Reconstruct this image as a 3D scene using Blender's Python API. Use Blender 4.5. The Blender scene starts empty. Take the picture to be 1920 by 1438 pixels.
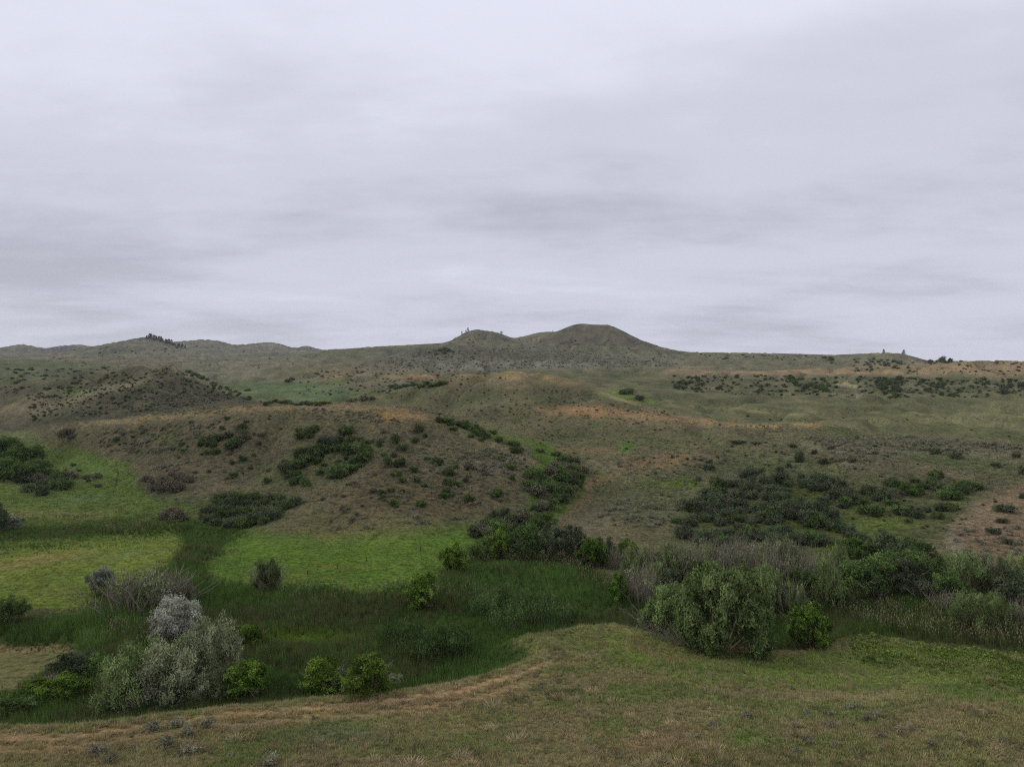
import bpy, bmesh, math, random
import numpy as np
from mathutils import Vector, Matrix, Euler

# ------------------------------------------------------------------ camera, sky, light, exposure
scene = bpy.context.scene
COL = scene.collection
LIGHT_K = (0.80, 0.81, 0.91)                      # brightness of a white card under this sky
DENOISE = False
FP, CX, CY, EYE = 1333.0, 960.0, 719.0, 30.0      # focal length (photo pixels), centre, eye height (m)

cam_data = bpy.data.cameras.new('camera')
cam_data.sensor_width = 36.0
cam_data.lens = 36.0 * FP / 1920.0
cam_data.clip_start = 0.5
cam_data.clip_end = 40000
cam = bpy.data.objects.new('camera', cam_data)
COL.objects.link(cam)
cam.location = (0, 0, EYE)
cam.rotation_euler = (math.radians(90), 0, 0)
scene.camera = cam

SUN_EL, SUN_AZ = math.radians(26), math.radians(-72)   # behind the cloud deck, off to the left


def build_world():
    w = bpy.data.worlds.new('World')
    scene.world = w
    w.use_nodes = True
    nt = w.node_tree
    N, L = nt.nodes, nt.links
    N.clear()
    out = N.new('ShaderNodeOutputWorld')
    bg = N.new('ShaderNodeBackground')
    bg.inputs['Strength'].default_value = 1.0
    sky = N.new('ShaderNodeTexSky')
    sky.sky_type = 'NISHITA'
    sky.sun_disc = False
    sky.sun_elevation = SUN_EL
    sky.sun_rotation = SUN_AZ
    skys = N.new('ShaderNodeVectorMath'); skys.operation = 'SCALE'
    skys.inputs['Scale'].default_value = 0.07
    L.new(sky.outputs[0], skys.inputs[0])
    tc = N.new('ShaderNodeTexCoord')
    sep = N.new('ShaderNodeSeparateXYZ')
    L.new(tc.outputs['Generated'], sep.inputs[0])

    def math_(op, a, b=None, c=None, clamp=False):
        m = N.new('ShaderNodeMath'); m.operation = op; m.use_clamp = clamp
        for i, v in enumerate((a, b, c)):
            if v is None:
                continue
            if isinstance(v, (int, float)):
                m.inputs[i].default_value = v
            else:
                L.new(v, m.inputs[i])
        return m.outputs[0]
    zc = math_('MAXIMUM', sep.outputs[2], 0.0)
    den = math_('ADD', zc, 0.13)
    px = math_('DIVIDE', sep.outputs[0], den)
    py = math_('DIVIDE', sep.outputs[1], den)
    comb = N.new('ShaderNodeCombineXYZ')
    L.new(px, comb.inputs[0]); L.new(py, comb.inputs[1])

    def noise(scale, detail, rough, loc, stretch=(1, 1, 1), dist=0.0):
        mp = N.new('ShaderNodeMapping')
        mp.inputs['Location'].default_value = loc
        mp.inputs['Scale'].default_value = stretch
        L.new(comb.outputs[0], mp.inputs[0])
        n = N.new('ShaderNodeTexNoise')
        n.inputs['Scale'].default_value = scale
        n.inputs['Detail'].default_value = detail
        n.inputs['Roughness'].default_value = rough
        n.inputs['Distortion'].default_value = dist
        L.new(mp.outputs[0], n.inputs['Vector'])
        return n.outputs['Fac']
    big = noise(0.36, 3.0, 0.42, (SKY_LOC[0], SKY_LOC[1], 0), (0.8, 1.0, 1), 0.25)
    mid = noise(0.95, 5.0, 0.5, (7.3, 1.7, 4.0), (0.75, 1.1, 1), 0.2)
    fine = noise(3.4, 6.0, 0.6, (1.3, 9.2, 8.0), (0.7, 1.2, 1), 0.15)
    a = math_('MULTIPLY', big, 0.50)
    b = math_('MULTIPLY_ADD', mid, 0.36, a)
    c = math_('MULTIPLY_ADD', fine, 0.14, b)
    # a cloud deck looks thinner overhead, thicker and streaky low down
    el = math_('MULTIPLY', zc, 0.42)
    d = math_('ADD', c, el)
    ramp = N.new('ShaderNodeValToRGB')
    cr = ramp.color_ramp
    cr.interpolation = 'EASE'
    cr.elements[0].position = 0.42
    cr.elements[0].color = (0.480, 0.492, 0.575, 1)
    cr.elements[1].position = 0.70
    cr.elements[1].color = (0.775, 0.795, 0.920, 1)
    e = cr.elements.new(0.57)
    e.color = (0.645, 0.661, 0.772, 1)
    L.new(d, ramp.inputs[0])
    # light leaks under the edge of the deck towards the horizon
    hz = math_('SUBTRACT', 1.0, math_('DIVIDE', zc, 0.13), clamp=True)
    hz2 = math_('MULTIPLY', math_('MULTIPLY', hz, hz), 0.6)
    hm = N.new('ShaderNodeMix'); hm.data_type = 'RGBA'
    L.new(hz2, hm.inputs['Factor'])
    L.new(ramp.outputs[0], hm.inputs['A'])
    hm.inputs['B'].default_value = (0.690, 0.705, 0.815, 1)
    mix = N.new('ShaderNodeMix'); mix.data_type = 'RGBA'
    mix.inputs['Factor'].default_value = 0.96
    L.new(skys.outputs[0], mix.inputs['A'])
    L.new(hm.outputs['Result'], mix.inputs['B'])
    # an overcast sky is brightest overhead
    ov = N.new('ShaderNodeMapRange'); ov.interpolation_type = 'SMOOTHSTEP'
    for i, v in enumerate((.36, 1.0, 1.0, 1.35)):
        ov.inputs[i + 1].default_value = v
    L.new(zc, ov.inputs[0])
    fin = N.new('ShaderNodeVectorMath'); fin.operation = 'SCALE'
    L.new(mix.outputs['Result'], fin.inputs[0]); L.new(ov.outputs[0], fin.inputs['Scale'])
    L.new(fin.outputs[0], bg.inputs['Color'])
    L.new(bg.outputs[0], out.inputs['Surface'])


SKY_LOC = (20.4, 6.6)
build_world()

sun_data = bpy.data.lights.new('sun', 'SUN')
sun_data.energy = 1.5
sun_data.angle = math.radians(14)
sun_data.color = (1.0, 0.97, 0.93)
sun = bpy.data.objects.new('sun', sun_data)
COL.objects.link(sun)
sun.rotation_euler = (math.radians(90) - SUN_EL, 0, -SUN_AZ + math.pi)

scene.view_settings.view_transform = 'Standard'
scene.view_settings.look = 'None'
scene.view_settings.exposure = 0.0
scene.view_settings.gamma = 1.0
scene.view_settings.use_curve_mapping = False
scene.render.engine = 'CYCLES'
cy = scene.cycles
cy.max_bounces = 4
cy.diffuse_bounces = 2
cy.glossy_bounces = 1
cy.transmission_bounces = 2
cy.volume_bounces = 0
cy.transparent_max_bounces = 4
cy.use_adaptive_sampling = True
cy.adaptive_threshold = 0.008
cy.use_denoising = DENOISE
cy.denoising_prefilter = 'ACCURATE'
cy.sample_clamp_indirect = 4.0
cy.filter_width = 1.15

rng = np.random.default_rng(11)
random.seed(5)


# ------------------------------------------------------------------ noise and small numeric helpers
def _hash(ix, iy, seed):
    h = (ix.astype(np.int64) * 374761393 + iy.astype(np.int64) * 668265263 + seed * 1442695041) & 0xffffffff
    h = ((h ^ (h >> 13)) * 1274126177) & 0xffffffff
    h = h ^ (h >> 16)
    return (h & 0xffffff) / float(0xffffff)


def vnoise(x, y, seed=0):
    x = np.asarray(x, float); y = np.asarray(y, float)
    ix, iy = np.floor(x), np.floor(y)
    fx, fy = x - ix, y - iy
    fx = fx * fx * fx * (fx * (fx * 6 - 15) + 10); fy = fy * fy * fy * (fy * (fy * 6 - 15) + 10)
    a = _hash(ix, iy, seed); b = _hash(ix + 1, iy, seed)
    c = _hash(ix, iy + 1, seed); d = _hash(ix + 1, iy + 1, seed)
    return (a * (1 - fx) + b * fx) * (1 - fy) + (c * (1 - fx) + d * fx) * fy


def fbm(x, y, seed=0, octaves=4, gain=0.5):
    t, amp, s = 0, 1.0, 0
    for k in range(octaves):
        c, sn = math.cos(k * 0.7), math.sin(k * 0.7)
        t = t + amp * vnoise((x * c - y * sn) * 2 ** k + 17.3 * k, (x * sn + y * c) * 2 ** k - 9.1 * k, seed + k)
        s += amp; amp *= gain
    return t / s                                   # 0..1


def sstep(a, b, x):
    t = np.clip((x - a) / (b - a), 0, 1)
    return t * t * (3 - 2 * t)


def poly_sd(poly, x, y):
    """signed distance to a polygon, positive inside"""
    P = np.array(poly, float)
    x = np.asarray(x, float); y = np.asarray(y, float)
    d2 = np.full(x.shape, 1e18); inside = np.zeros(x.shape, bool)
    for i in range(len(P)):
        x0, y0 = P[i]; x1, y1 = P[(i + 1) % len(P)]
        ex, ey = x1 - x0, y1 - y0
        t = np.clip(((x - x0) * ex + (y - y0) * ey) / (ex * ex + ey * ey + 1e-9), 0, 1)
        d2 = np.minimum(d2, (x - x0 - t * ex) ** 2 + (y - y0 - t * ey) ** 2)
        if y0 != y1:
            c = ((y0 > y) != (y1 > y)) & (x < (x1 - x0) * (y - y0) / (y1 - y0) + x0)
            inside ^= c
    d = np.sqrt(d2)
    return np.where(inside, d, -d)


# ------------------------------------------------------------------ terrain: ridge and valley lines as surveyed (bearing, sight line, distance)
CTRL = []            # (px, Y, py)


def ridge(*pts, step=35.0):
    """a line on the land: (bearing, sight line, distance) stations, filled in between"""
    for (a, b) in zip(pts[:-1], pts[1:]):
        n = max(1, int(abs(b[0] - a[0]) / step))
        for k in range(n):
            t = k / n
            CTRL.append((a[0] + (b[0] - a[0]) * t, math.exp(math.log(a[2]) * (1 - t) + math.log(b[2]) * t), a[1] + (b[1] - a[1]) * t))
    p = pts[-1]
    CTRL.append((p[0], p[2], p[1]))


def spot(*pts):
    for p in pts:
        CTRL.append((p[0], p[2], p[1]))


def spotz(*pts):
    """(bearing, distance, height)"""
    for (x, Y, z) in pts:
        CTRL.append((x, Y, CY + FP * (EYE - z) / Y))


# valley floor
for _x in range(-1000, 2921, 280):
    spotz((_x, 14, 0), (_x, 28, 0), (_x, 48, 0), (_x, 62, 0), (_x, 76, 0), (_x, 90, 0), (_x, 104, 0.1))
spotz((-700, 130, 0.4), (-300, 130, 0.6), (0, 116, 0.7), (150, 112, 0.8), (300, 118, 0.5), (100, 128, 0.9), (250, 130, 0.8), (0, 142, 0.1), (200, 142, 0.1), (350, 135, 0.1),
      (420, 120, 0.0), (550, 115, 0.3), (700, 118, 0.3), (850, 112, 0.1), (600, 128, 0.8), (750, 130, 1.0), (950, 120, 0), (1100, 120, 0), (1100, 105, 0), (1300, 120, 0),
      (1500, 118, 0.2), (1700, 108, 0.2), (1900, 102, 0.4))
# green side valley on the left
spot((0, 950, 170), (150, 940, 175), (250, 955, 165), (-300, 950, 172), (100, 900, 205), (0, 885, 215), (200, 880, 212), (120, 850, 255), (0, 840, 265), (60, 815, 320), (-300, 850, 280), (-300, 820, 340))
# the knoll
ridge((60, 805, 285), (150, 793, 262), (300, 781, 240), (450, 769, 222), (560, 762, 215), (640, 759, 212), (700, 762, 208), (780, 775, 202), (850, 794, 196), (930, 832, 188), (1000, 868, 178), (1040, 900, 168))
ridge((465, 1000, 139), (540, 968, 145), (620, 935, 152), (700, 890, 164), (740, 840, 180))
spot((600, 1010, 137), (700, 1008, 136), (830, 1000, 139), (900, 972, 146), (450, 965, 157), (520, 922, 170), (620, 872, 184), (700, 828, 186), (600, 815, 195), (500, 845, 194), (400, 850, 200),
     (300, 845, 214), (250, 895, 188), (320, 930, 170), (400, 920, 174), (800, 900, 160), (850, 855, 176), (780, 830, 184), (900, 930, 152), (960, 905, 160), (780, 960, 144), (680, 960, 145))
spotz((60, 380, 8), (200, 320, 7.5), (300, 310, 8), (450, 300, 8.5), (560, 290, 9), (640, 285, 9.5), (720, 280, 9.5), (790, 270, 10))
# gully right of the knoll
ridge((845, 801, 255), (910, 812, 246), (985, 832, 235), (1020, 858, 212), (1075, 895, 186), (1062, 930, 164), (1030, 962, 150), (970, 995, 141))
# dome on the left
ridge((-900, 770, 600), (-300, 752, 540), (0, 729, 495), (120, 714, 470), (200, 700, 460), (250, 690, 456), (285, 685.5, 455), (315, 685, 454), (350, 695, 452), (400, 715, 448), (450, 737, 443), (510, 755, 436), (570, 768, 428))
spot((0, 806, 340), (-300, 800, 380), (150, 775, 362), (0, 768, 405), (300, 742, 385), (200, 752, 380), (400, 752, 395), (100, 748, 410), (420, 770, 378), (310, 715, 415))
ridge((60, 772, 385), (150, 742, 402), (250, 716, 424), step=50)
spotz((310, 590, 22), (350, 590, 20), (250, 600, 23), (400, 570, 16), (450, 545, 13), (150, 610, 24))
# land behind the dome, left
spot((0, 705, 720), (100, 698, 760), (-300, 710, 760), (0, 683, 950), (120, 682, 1000), (0, 676, 1150), (120, 679, 1250), (230, 680, 1200), (340, 684, 1100), (420, 690, 1050), (500, 690, 1000))
# green field and the slope over it
spot((560, 757, 600), (510, 742, 670), (480, 730, 740), (560, 733, 730), (620, 740, 680), (660, 746, 620), (450, 718, 850), (540, 715, 850), (640, 722, 780), (700, 728, 660), (720, 712, 780), (780, 708, 800), (640, 700, 920), (540, 695, 960),
     (700, 690, 950), (800, 692, 900))
# the big central spur
ridge((640, 768, 340), (700, 756, 352), (760, 736, 372), (820, 714, 392), (870, 700, 405), (910, 695, 411), (950, 693, 415), (1000, 696, 411), (1045, 705, 402), (1090, 720, 386), (1150, 743, 356), (1200, 760, 335), (1250, 773, 315), (1350, 788, 290),
      (1450, 793, 275), (1540, 796, 263), (1620, 806, 251), (1700, 815, 238), (1800, 823, 228), (1920, 830, 220), (2300, 842, 212), (2900, 860, 205))
spot((950, 745, 345), (1000, 790, 288), (850, 755, 340), (780, 765, 330), (1100, 795, 272), (1180, 800, 265), (1200, 850, 215), (1300, 895, 178), (1200, 925, 164), (1150, 958, 151), (1400, 850, 208), (1400, 925, 162), (1500, 870, 192),
     (1600, 850, 200), (1600, 920, 160), (1750, 870, 186), (1750, 950, 146), (1850, 900, 166), (1900, 985, 130), (1900, 1050, 116), (1500, 1005, 136), (1300, 1005, 137), (1100, 985, 144), (1700, 1000, 131), (2300, 920, 160), (2300, 1040, 118))
# small spurs and hollows down its front
ridge((1290, 800, 272), (1260, 860, 205), (1240, 920, 168), step=15)
ridge((1560, 830, 224), (1500, 890, 178), (1470, 940, 152), step=15)
spotz((760, 500, 19), (850, 520, 23), (950, 530, 26), (1030, 520, 25), (1100, 500, 22), (1170, 440, 19))
spot((1170, 750, 410), (1260, 780, 362), (1350, 795, 335), (1450, 799, 318), (1540, 802, 302), (1650, 815, 282), (1760, 826, 268), (1920, 837, 256), (2300, 848, 250))
# right-hand valley and slope
spot((1250, 762, 470), (1350, 775, 430), (1500, 782, 405), (1700, 797, 360), (1900, 812, 330), (1200, 742, 540), (1300, 750, 520), (1500, 757, 490), (1700, 762, 470), (1900, 770, 440), (2300, 780, 440),
     (1120, 722, 620), (1250, 728, 620), (1400, 733, 600), (1550, 737, 580), (1700, 738, 570), (1850, 742, 555), (1300, 709, 720), (1450, 709, 710), (1600, 709, 700), (1750, 712, 680), (1900, 715, 660), (2300, 715, 660))
ridge((1080, 701, 760), (1180, 696, 800), (1260, 691, 830), (1400, 694, 820), (1550, 690, 830), (1650, 685, 850), (1740, 679, 860), (1800, 677, 860), (1870, 676, 860), (1920, 677, 860), (2300, 679, 860), (2900, 690, 860))
spot((1260, 694, 930), (1400, 697, 920), (1550, 695, 920), (1650, 692, 960), (1740, 690, 1000), (1870, 690, 1000), (2300, 695, 1000))
ridge((1300, 660, 1520), (1400, 661.5, 1500), (1500, 663.5, 1460), (1560, 665.5, 1420), (1620, 663, 1330), (1660, 661, 1290), (1690, 663, 1270), (1715, 669, 1250), (1740, 676, 1240), (1790, 690, 1300), (1920, 700, 1400))
spot((1350, 675, 1200), (1500, 676, 1180), (1620, 677, 1120), (1680, 681, 1080), (1300, 690, 2000), (1500, 695, 2000), (1700, 700, 1900), (1900, 705, 2000))
# plateau under the buttes
ridge((560, 662, 1550), (605, 657.5, 1520), (650, 654, 1480), (700, 650, 1450), (770, 646.5, 1420), (835, 643, 1400), (900, 645, 1380), (960, 648, 1360), (1050, 655, 1330), (1150, 668, 1280), (1250, 677, 1230), (1300, 681, 1180))
spot((650, 672, 1180), (750, 668, 1180), (850, 665, 1170), (950, 668, 1130), (1050, 674, 1080), (1150, 681, 1020), (900, 686, 950), (1000, 688, 920), (1100, 691, 880), (600, 678, 1150))
spot((600, 668, 1850), (700, 662, 1800), (780, 657, 1760))
# buttes
ridge((835, 643, 1720), (850, 636, 1740), (870, 624.5, 1760), (885, 618.8, 1770), (897, 617.8, 1775), (915, 620.5, 1775), (932, 622.5, 1770), (945, 628, 1760), (962, 634.5, 1740), (980, 638, 1700), step=10)
ridge((985, 646, 1590), (1005, 638, 1600), (1030, 627, 1620), (1055, 616, 1635), (1075, 609.5, 1640), (1090, 607.5, 1645), (1110, 608.8, 1648), (1140, 609, 1645), (1155, 614, 1640), (1175, 624, 1630), (1200, 636, 1615), (1240, 650.5, 1590), (1270, 657.5, 1570), (1300, 660, 1540), step=10)
spot((895, 640, 1560), (1090, 641, 1440), (1150, 646, 1420), (1040, 645, 1450), (1220, 663, 1400))
ridge((962, 636, 2080), (985, 630, 2100), (1010, 623, 2120), (1030, 622, 2120), (1060, 625, 2100), step=10)
for _x in range(820, 1301, 40):
    spot((_x, 672, 2700), (_x, 690, 3600))
spot((890, 645, 2050), (1100, 650, 1950), (1140, 650, 1950), (1200, 660, 1950))
# far hills on the left
ridge((150, 657, 2200), (180, 650, 2230), (230, 639.5, 2260), (255, 634, 2280), (275, 631.8, 2290), (300, 637, 2290), (330, 648, 2270), (360, 658, 2230), (400, 668, 2150), step=15)
spot((100, 668, 1800), (220, 660, 1850), (280, 655, 1900), (200, 673, 1500), (300, 674, 1500), (400, 676, 1500), (500, 671, 1600), (480, 662, 2200), (0, 668, 1900))
ridge((320, 645, 3150), (345, 639.5, 3180), (380, 636.3, 3200), (410, 639, 3200), (440, 647, 3180), (470, 644.5, 3260), (500, 641.5, 3300), (520, 643, 3300), (550, 652.5, 3300), (577, 648, 3500), (605, 656, 3500), (660, 668, 3400), step=12)
ridge((-900, 660, 3200), (-60, 656, 3200), (0, 652, 3200), (25, 647.5, 3200), (42, 645.5, 3200), (60, 648.5, 3200), (85, 653.5, 3150), (110, 648.5, 3000), (150, 645.8, 3000), (165, 648, 3000), (190, 658, 3000), step=12)
spot((260, 665, 2650), (380, 655, 2650), (500, 658, 2700), (80, 665, 2400), (0, 664, 2500), (200, 668, 2700))
for _x in range(-900, 2921, 190):
    spot((_x, 700, 4700), (_x, 708, 6500), (_x, 712, 9500))
spot((-900, 690, 1500), (-600, 680, 2200), (2300, 690, 1600), (2900, 690, 1600), (2600, 692, 2600), (1900, 700, 3000), (1500, 700, 3000))

COLS = np.concatenate([np.linspace(-900, -60, 64)[:-1], np.linspace(-60, 1980, 760), np.linspace(1980, 2820, 64)[1:]])
NROW = 500
ROWS = np.exp(np.linspace(math.log(14.0), math.log(9000.0), NROW))
VS = 8.0


def solve_terrain():
    C = np.array(CTRL)
    u, v = C[:, 0] / 100.0, np.log(C[:, 1]) * VS
    val = C[:, 2] - (CY + FP * (EYE - 2.0) / C[:, 1])
    n = len(C)

    def ker(r2):
        return 0.5 * r2 * np.log(r2 + 1e-12)
    A = np.zeros((n + 3, n + 3))
    A[:n, :n] = ker((u[:, None] - u) ** 2 + (v[:, None] - v) ** 2) + np.eye(n) * 0.003
    A[:n, n] = 1; A[:n, n + 1] = u; A[:n, n + 2] = v
    A[n:, :n] = A[:n, n:].T
    sol = np.linalg.solve(A, np.concatenate([val, np.zeros(3)]))
    gu, gv = COLS / 100.0, np.log(ROWS) * VS
    out = np.zeros((NROW, len(COLS)))
    for i in range(NROW):
        r2 = (gu[:, None] - u[None]) ** 2 + (gv[i] - v[None]) ** 2
        out[i] = ker(r2) @ sol[:n] + sol[n] + sol[n + 1] * gu + sol[n + 2] * gv[i]
    Yg = ROWS[:, None]
    return 2.0 - out * Yg / FP


Z = solve_terrain()
GX = (COLS[None] - CX) / FP * ROWS[:, None]
GY = np.repeat(ROWS[:, None], len(COLS), 1)

# the near bench stands over the marsh
EDGE = [(-900, 1395, 3), (-300, 1376, 3), (0, 1357, 3), (130, 1359, 3), (280, 1337, 3), (400, 1321, 3), (550, 1307, 3), (700, 1297, 3), (850, 1277, 3), (950, 1253, 3), (1000, 1230, 3), (1014, 1212, 3), (985, 1201, 3), (975, 1194, 3),
        (1030, 1183, 3), (1090, 1171, 3), (1150, 1165, 2.8), (1210, 1181, 2.6), (1270, 1198, 2.2), (1350, 1213, 1.8), (1450, 1220, 1.5), (1540, 1218, 1.3), (1590, 1196, 1.2), (1650, 1192, 1.2), (1750, 1208, 1.2), (1920, 1231, 1.2), (2300, 1262, 1.2), (2820, 1290, 1.2)]
BENCH = []
for (_x, _y, _z) in EDGE:
    _Y = (EYE - _z) * FP / (_y - CY)
    BENCH.append(((_x - CX) / FP * _Y, _Y))
BENCH += [(400, -300), (-400, -300)]
near = ROWS < 150
sd = np.full(Z.shape, -1e3)
sd[near] = poly_sd(BENCH, GX[near] + 1.2 * (fbm(GX[near] / 6, GY[near] / 6, 3) - .5), GY[near] + 1.2 * (fbm(GX[near] / 6, GY[near] / 6, 9) - .5))
BENCH_SD = sd
eh = np.interp(COLS, [-900, 1090, 1150, 1270, 1450, 1590, 2820], [3, 3, 2.8, 2.2, 1.5, 1.2, 1.2])[None]
Z = Z + eh * sstep(-4.5, 0.8, sd) + (5.0 - eh) * sstep(0, 26, sd)

# relief too small for the survey lines
_am = np.clip((GY - 40) / 60, 0.15, 1)
hill = sstep(100, 190, GY)
flat = 1 - sstep(0.8, 4.0, np.abs(Z - 0.3)) * 1.0
Z += (fbm(GX / 9, GY / 9, 21, 3) - .5) * 0.35 * _am
Z += (fbm(GX / 38, GY / 38, 31, 4) - .5) * 3.0 * hill * (0.25 + 0.75 * (1 - flat)) * np.clip(GY / 260, .35, 1)
_g = GUL = 1 - np.abs(2 * fbm(GX / 46 + 11, GY / 70, 45, 3, .5) - 1)           # small gullies and spurs down the slopes
Z -= (sstep(.72, 1.0, _g)) * 3.6 * hill * (1 - flat) * sstep(120, 200, GY) * np.clip(GY / 300, .5, 1.6)
Z += (fbm(GX / 150, GY / 150, 41, 4) - .5) * 9.0 * sstep(420, 900, GY)
_r = 1 - np.abs(2 * fbm(GX / 210, GY / 300, 51, 4, .55) - 1)
Z += (_r - .75) * 20.0 * sstep(1000, 2000, GY)
# trim the far relief to the surveyed skyline
SKYLINE = [(-900, 660), (-60, 656), (0, 652), (25, 647.5), (42, 645.5), (60, 648.5), (85, 653.5), (110, 648.5), (150, 645.8), (163, 648.5), (175, 649.5), (205, 643.5), (230, 639.5), (255, 634), (275, 631.8), (300, 637), (318, 641.5), (345, 639.5), (380, 636.3), (410, 639), (440, 647),
           (470, 644.5), (500, 641.5), (520, 643), (550, 652.5), (577, 648), (600, 655.5), (650, 654), (700, 650), (770, 646.5), (838, 642.5), (853, 634), (870, 624.5), (885, 618.8), (897, 617.8), (915, 620.5), (932, 622.5), (945, 628), (962, 634.5), (985, 630), (1010, 623), (1030, 622), (1043, 622.3), (1057, 616),
           (1073, 609.8), (1084, 607.3), (1096, 607), (1112, 608.8), (1141, 609), (1152, 613), (1175, 624), (1200, 637), (1240, 650.5), (1270, 657.5), (1300, 660.5), (1400, 661.5), (1500, 663.5), (1560, 665.5), (1620, 663), (1660, 661), (1690, 663), (1715, 669), (1738, 676), (1800, 677), (1870, 676), (1920, 677), (2300, 679), (2820, 690)]
_py = CY + FP * (EYE - Z) / GY
_far = ROWS > 700
_mi = np.argmin(_py[_far], 0)
_mn = _py[_far].min(0)
_df = np.interp(COLS, *np.array(SKYLINE).T) - _mn
_ker = np.exp(-(np.arange(-6, 7) / 2.5) ** 2); _ker /= _ker.sum()
_df = np.convolve(np.pad(_df, 6, 'edge'), _ker, 'valid')
_yl = np.log(ROWS[_far][_mi])
_w = np.exp(-((np.log(GY) - _yl[None]) / .16) ** 2)
Z -= _df[None] * _w * GY / FP
PY = CY + FP * (EYE - Z) / GY                      # sight line of every station
_run = np.minimum.accumulate(np.where(GY < 38, 1e9, PY), axis=0)
VIS = PY <= _run + 0.8


def zat(px, Y):
    """ground height at bearing px, distance Y (arrays)"""
    px = np.asarray(px, float); Y = np.asarray(Y, float)
    j = np.clip(np.searchsorted(COLS, px) - 1, 0, len(COLS) - 2)
    fj = np.clip((px - COLS[j]) / (COLS[j + 1] - COLS[j]), 0, 1)
    fi = np.clip((np.log(Y) - math.log(14.0)) / (math.log(9000.0 / 14.0) / (NROW - 1)), 0, NROW - 1.001)
    i = fi.astype(int); fi = fi - i

    def g(A):
        return (A[i, j] * (1 - fj) + A[i, j + 1] * fj) * (1 - fi) + (A[i + 1, j] * (1 - fj) + A[i + 1, j + 1] * fj) * fi
    return g(Z)


def gat(A, px, Y):
    j = np.clip(np.searchsorted(COLS, px), 0, len(COLS) - 1)
    i = np.clip(np.round((np.log(Y) - math.log(14.0)) / (math.log(9000.0 / 14.0) / (NROW - 1))).astype(int), 0, NROW - 1)
    return A[i, j]


def hit(px, py, ymin=38.0):
    """distance at which the sight line (px, py) first meets the land"""
    j = int(np.clip(np.searchsorted(COLS, px), 1, len(COLS) - 1))
    t = (px - COLS[j - 1]) / (COLS[j] - COLS[j - 1])
    prof = PY[:, j - 1] * (1 - t) + PY[:, j] * t
    i0 = int(np.searchsorted(ROWS, ymin))
    k = np.nonzero(prof[i0:] <= py)[0]
    if len(k) == 0:
        k = [int(np.argmin(prof[i0:]))]
    i = i0 + int(k[0])
    if i == i0:
        return float(ROWS[i])
    a, b = prof[i - 1], prof[i]
    f = (a - py) / (a - b + 1e-9)
    return float(ROWS[i - 1] * (1 - f) + ROWS[i] * f)


def world(px, Y):
    return ((px - CX) / FP * Y, Y, float(zat(np.array([px]), np.array([Y]))[0]))


# ------------------------------------------------------------------ colours of the land
def lin(rgb, k=LIGHT_K):
    c = np.array(rgb, float) / 255.0
    return np.where(c <= 0.04045, c / 12.92, ((c + 0.055) / 1.055) ** 2.4) / np.array(k)


WX = COLS[None] + 26 * (fbm(GX / 7 + 3, GY / 7, 61, 3) - .5) * np.clip(140 / GY, .15, 1.6) + 22 * (fbm(COLS[None] / 40, PY / 16, 62, 3) - .5)
WY = PY + 16 * (fbm(GX / 7, GY / 7 + 9, 63, 3) - .5) * np.clip(140 / GY, .1, 1.6) + 7 * (fbm(COLS[None] / 40, PY / 16, 64, 3) - .5)
PAINT = np.zeros(Z.shape + (3,))
BN = fbm(COLS[None] / 11 + 3, PY / 3.5, 65, 4, .6)


def blend(mask, rgb):
    PAINT[:] = PAINT * (1 - mask[..., None]) + lin(rgb) * mask[..., None]


def paint(poly, rgb, alpha=1.0, feather=10.0, ymin=0, ymax=1e9):
    ymin = ymin * .82 if 140 <= ymin <= 500 else ymin
    P = np.array(poly, float)
    m = (WX > P[:, 0].min() - feather) & (WX < P[:, 0].max() + feather) & (WY > P[:, 1].min() - feather) & (WY < P[:, 1].max() + feather) & (GY > ymin) & (GY < ymax)
    if not m.any():
        return
    s = poly_sd(poly, WX[m], WY[m])
    a = alpha * sstep(-feather, feather, s)
    PAINT[m] = PAINT[m] * (1 - a[:, None]) + lin(rgb) * a[:, None]


def blob(x, y, rx, ry, rgb, alpha=1.0, ymin=0, ymax=1e9, slant=0.0):
    ymin = ymin * .82 if 140 <= ymin <= 500 else ymin
    dx, dy = WX - x, WY - y - slant * (WX - x)
    r = np.sqrt((dx / rx) ** 2 + (dy / ry) ** 2)
    a = alpha * (1 - sstep(0.3, 1.35, r + .9 * (BN - .5))) * ((GY > ymin) & (GY < ymax))
    PAINT[:] = PAINT * (1 - a[..., None]) + lin(rgb) * a[..., None]


n1 = fbm(GX / 55, GY / 55, 71, 4)
n2 = fbm(GX / 23 + 5, GY / 23, 72, 4)
n3 = fbm(GX / 300, GY / 300, 73, 4)
n4 = fbm(GX / 9, GY / 9, 74, 3)
PAINT[:] = lin((89, 84, 66))
blend(sstep(.48, .72, n1) * .8, (82, 86, 57))
blend(sstep(.52, .75, n2) * .6, (100, 91, 72))
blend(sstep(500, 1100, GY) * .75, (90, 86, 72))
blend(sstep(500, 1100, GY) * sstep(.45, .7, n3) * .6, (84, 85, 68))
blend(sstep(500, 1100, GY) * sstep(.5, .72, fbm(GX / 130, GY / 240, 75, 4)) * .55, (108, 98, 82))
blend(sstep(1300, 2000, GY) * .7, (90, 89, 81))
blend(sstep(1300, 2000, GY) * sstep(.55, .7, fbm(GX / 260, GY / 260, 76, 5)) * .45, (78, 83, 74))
hl = sstep(110, 160, GY)
gsel = sstep(.70, .95, GUL) * hl * (1 - sstep(700, 1200, GY))
blend(gsel * .6, (72, 82, 50))
blend(sstep(1200, 1700, GY) * (1 - sstep(.45, .72, _r)) * .55, (76, 80, 66))
blend(sstep(1200, 1700, GY) * sstep(.86, .97, _r) * .5, (112, 106, 92))
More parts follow.
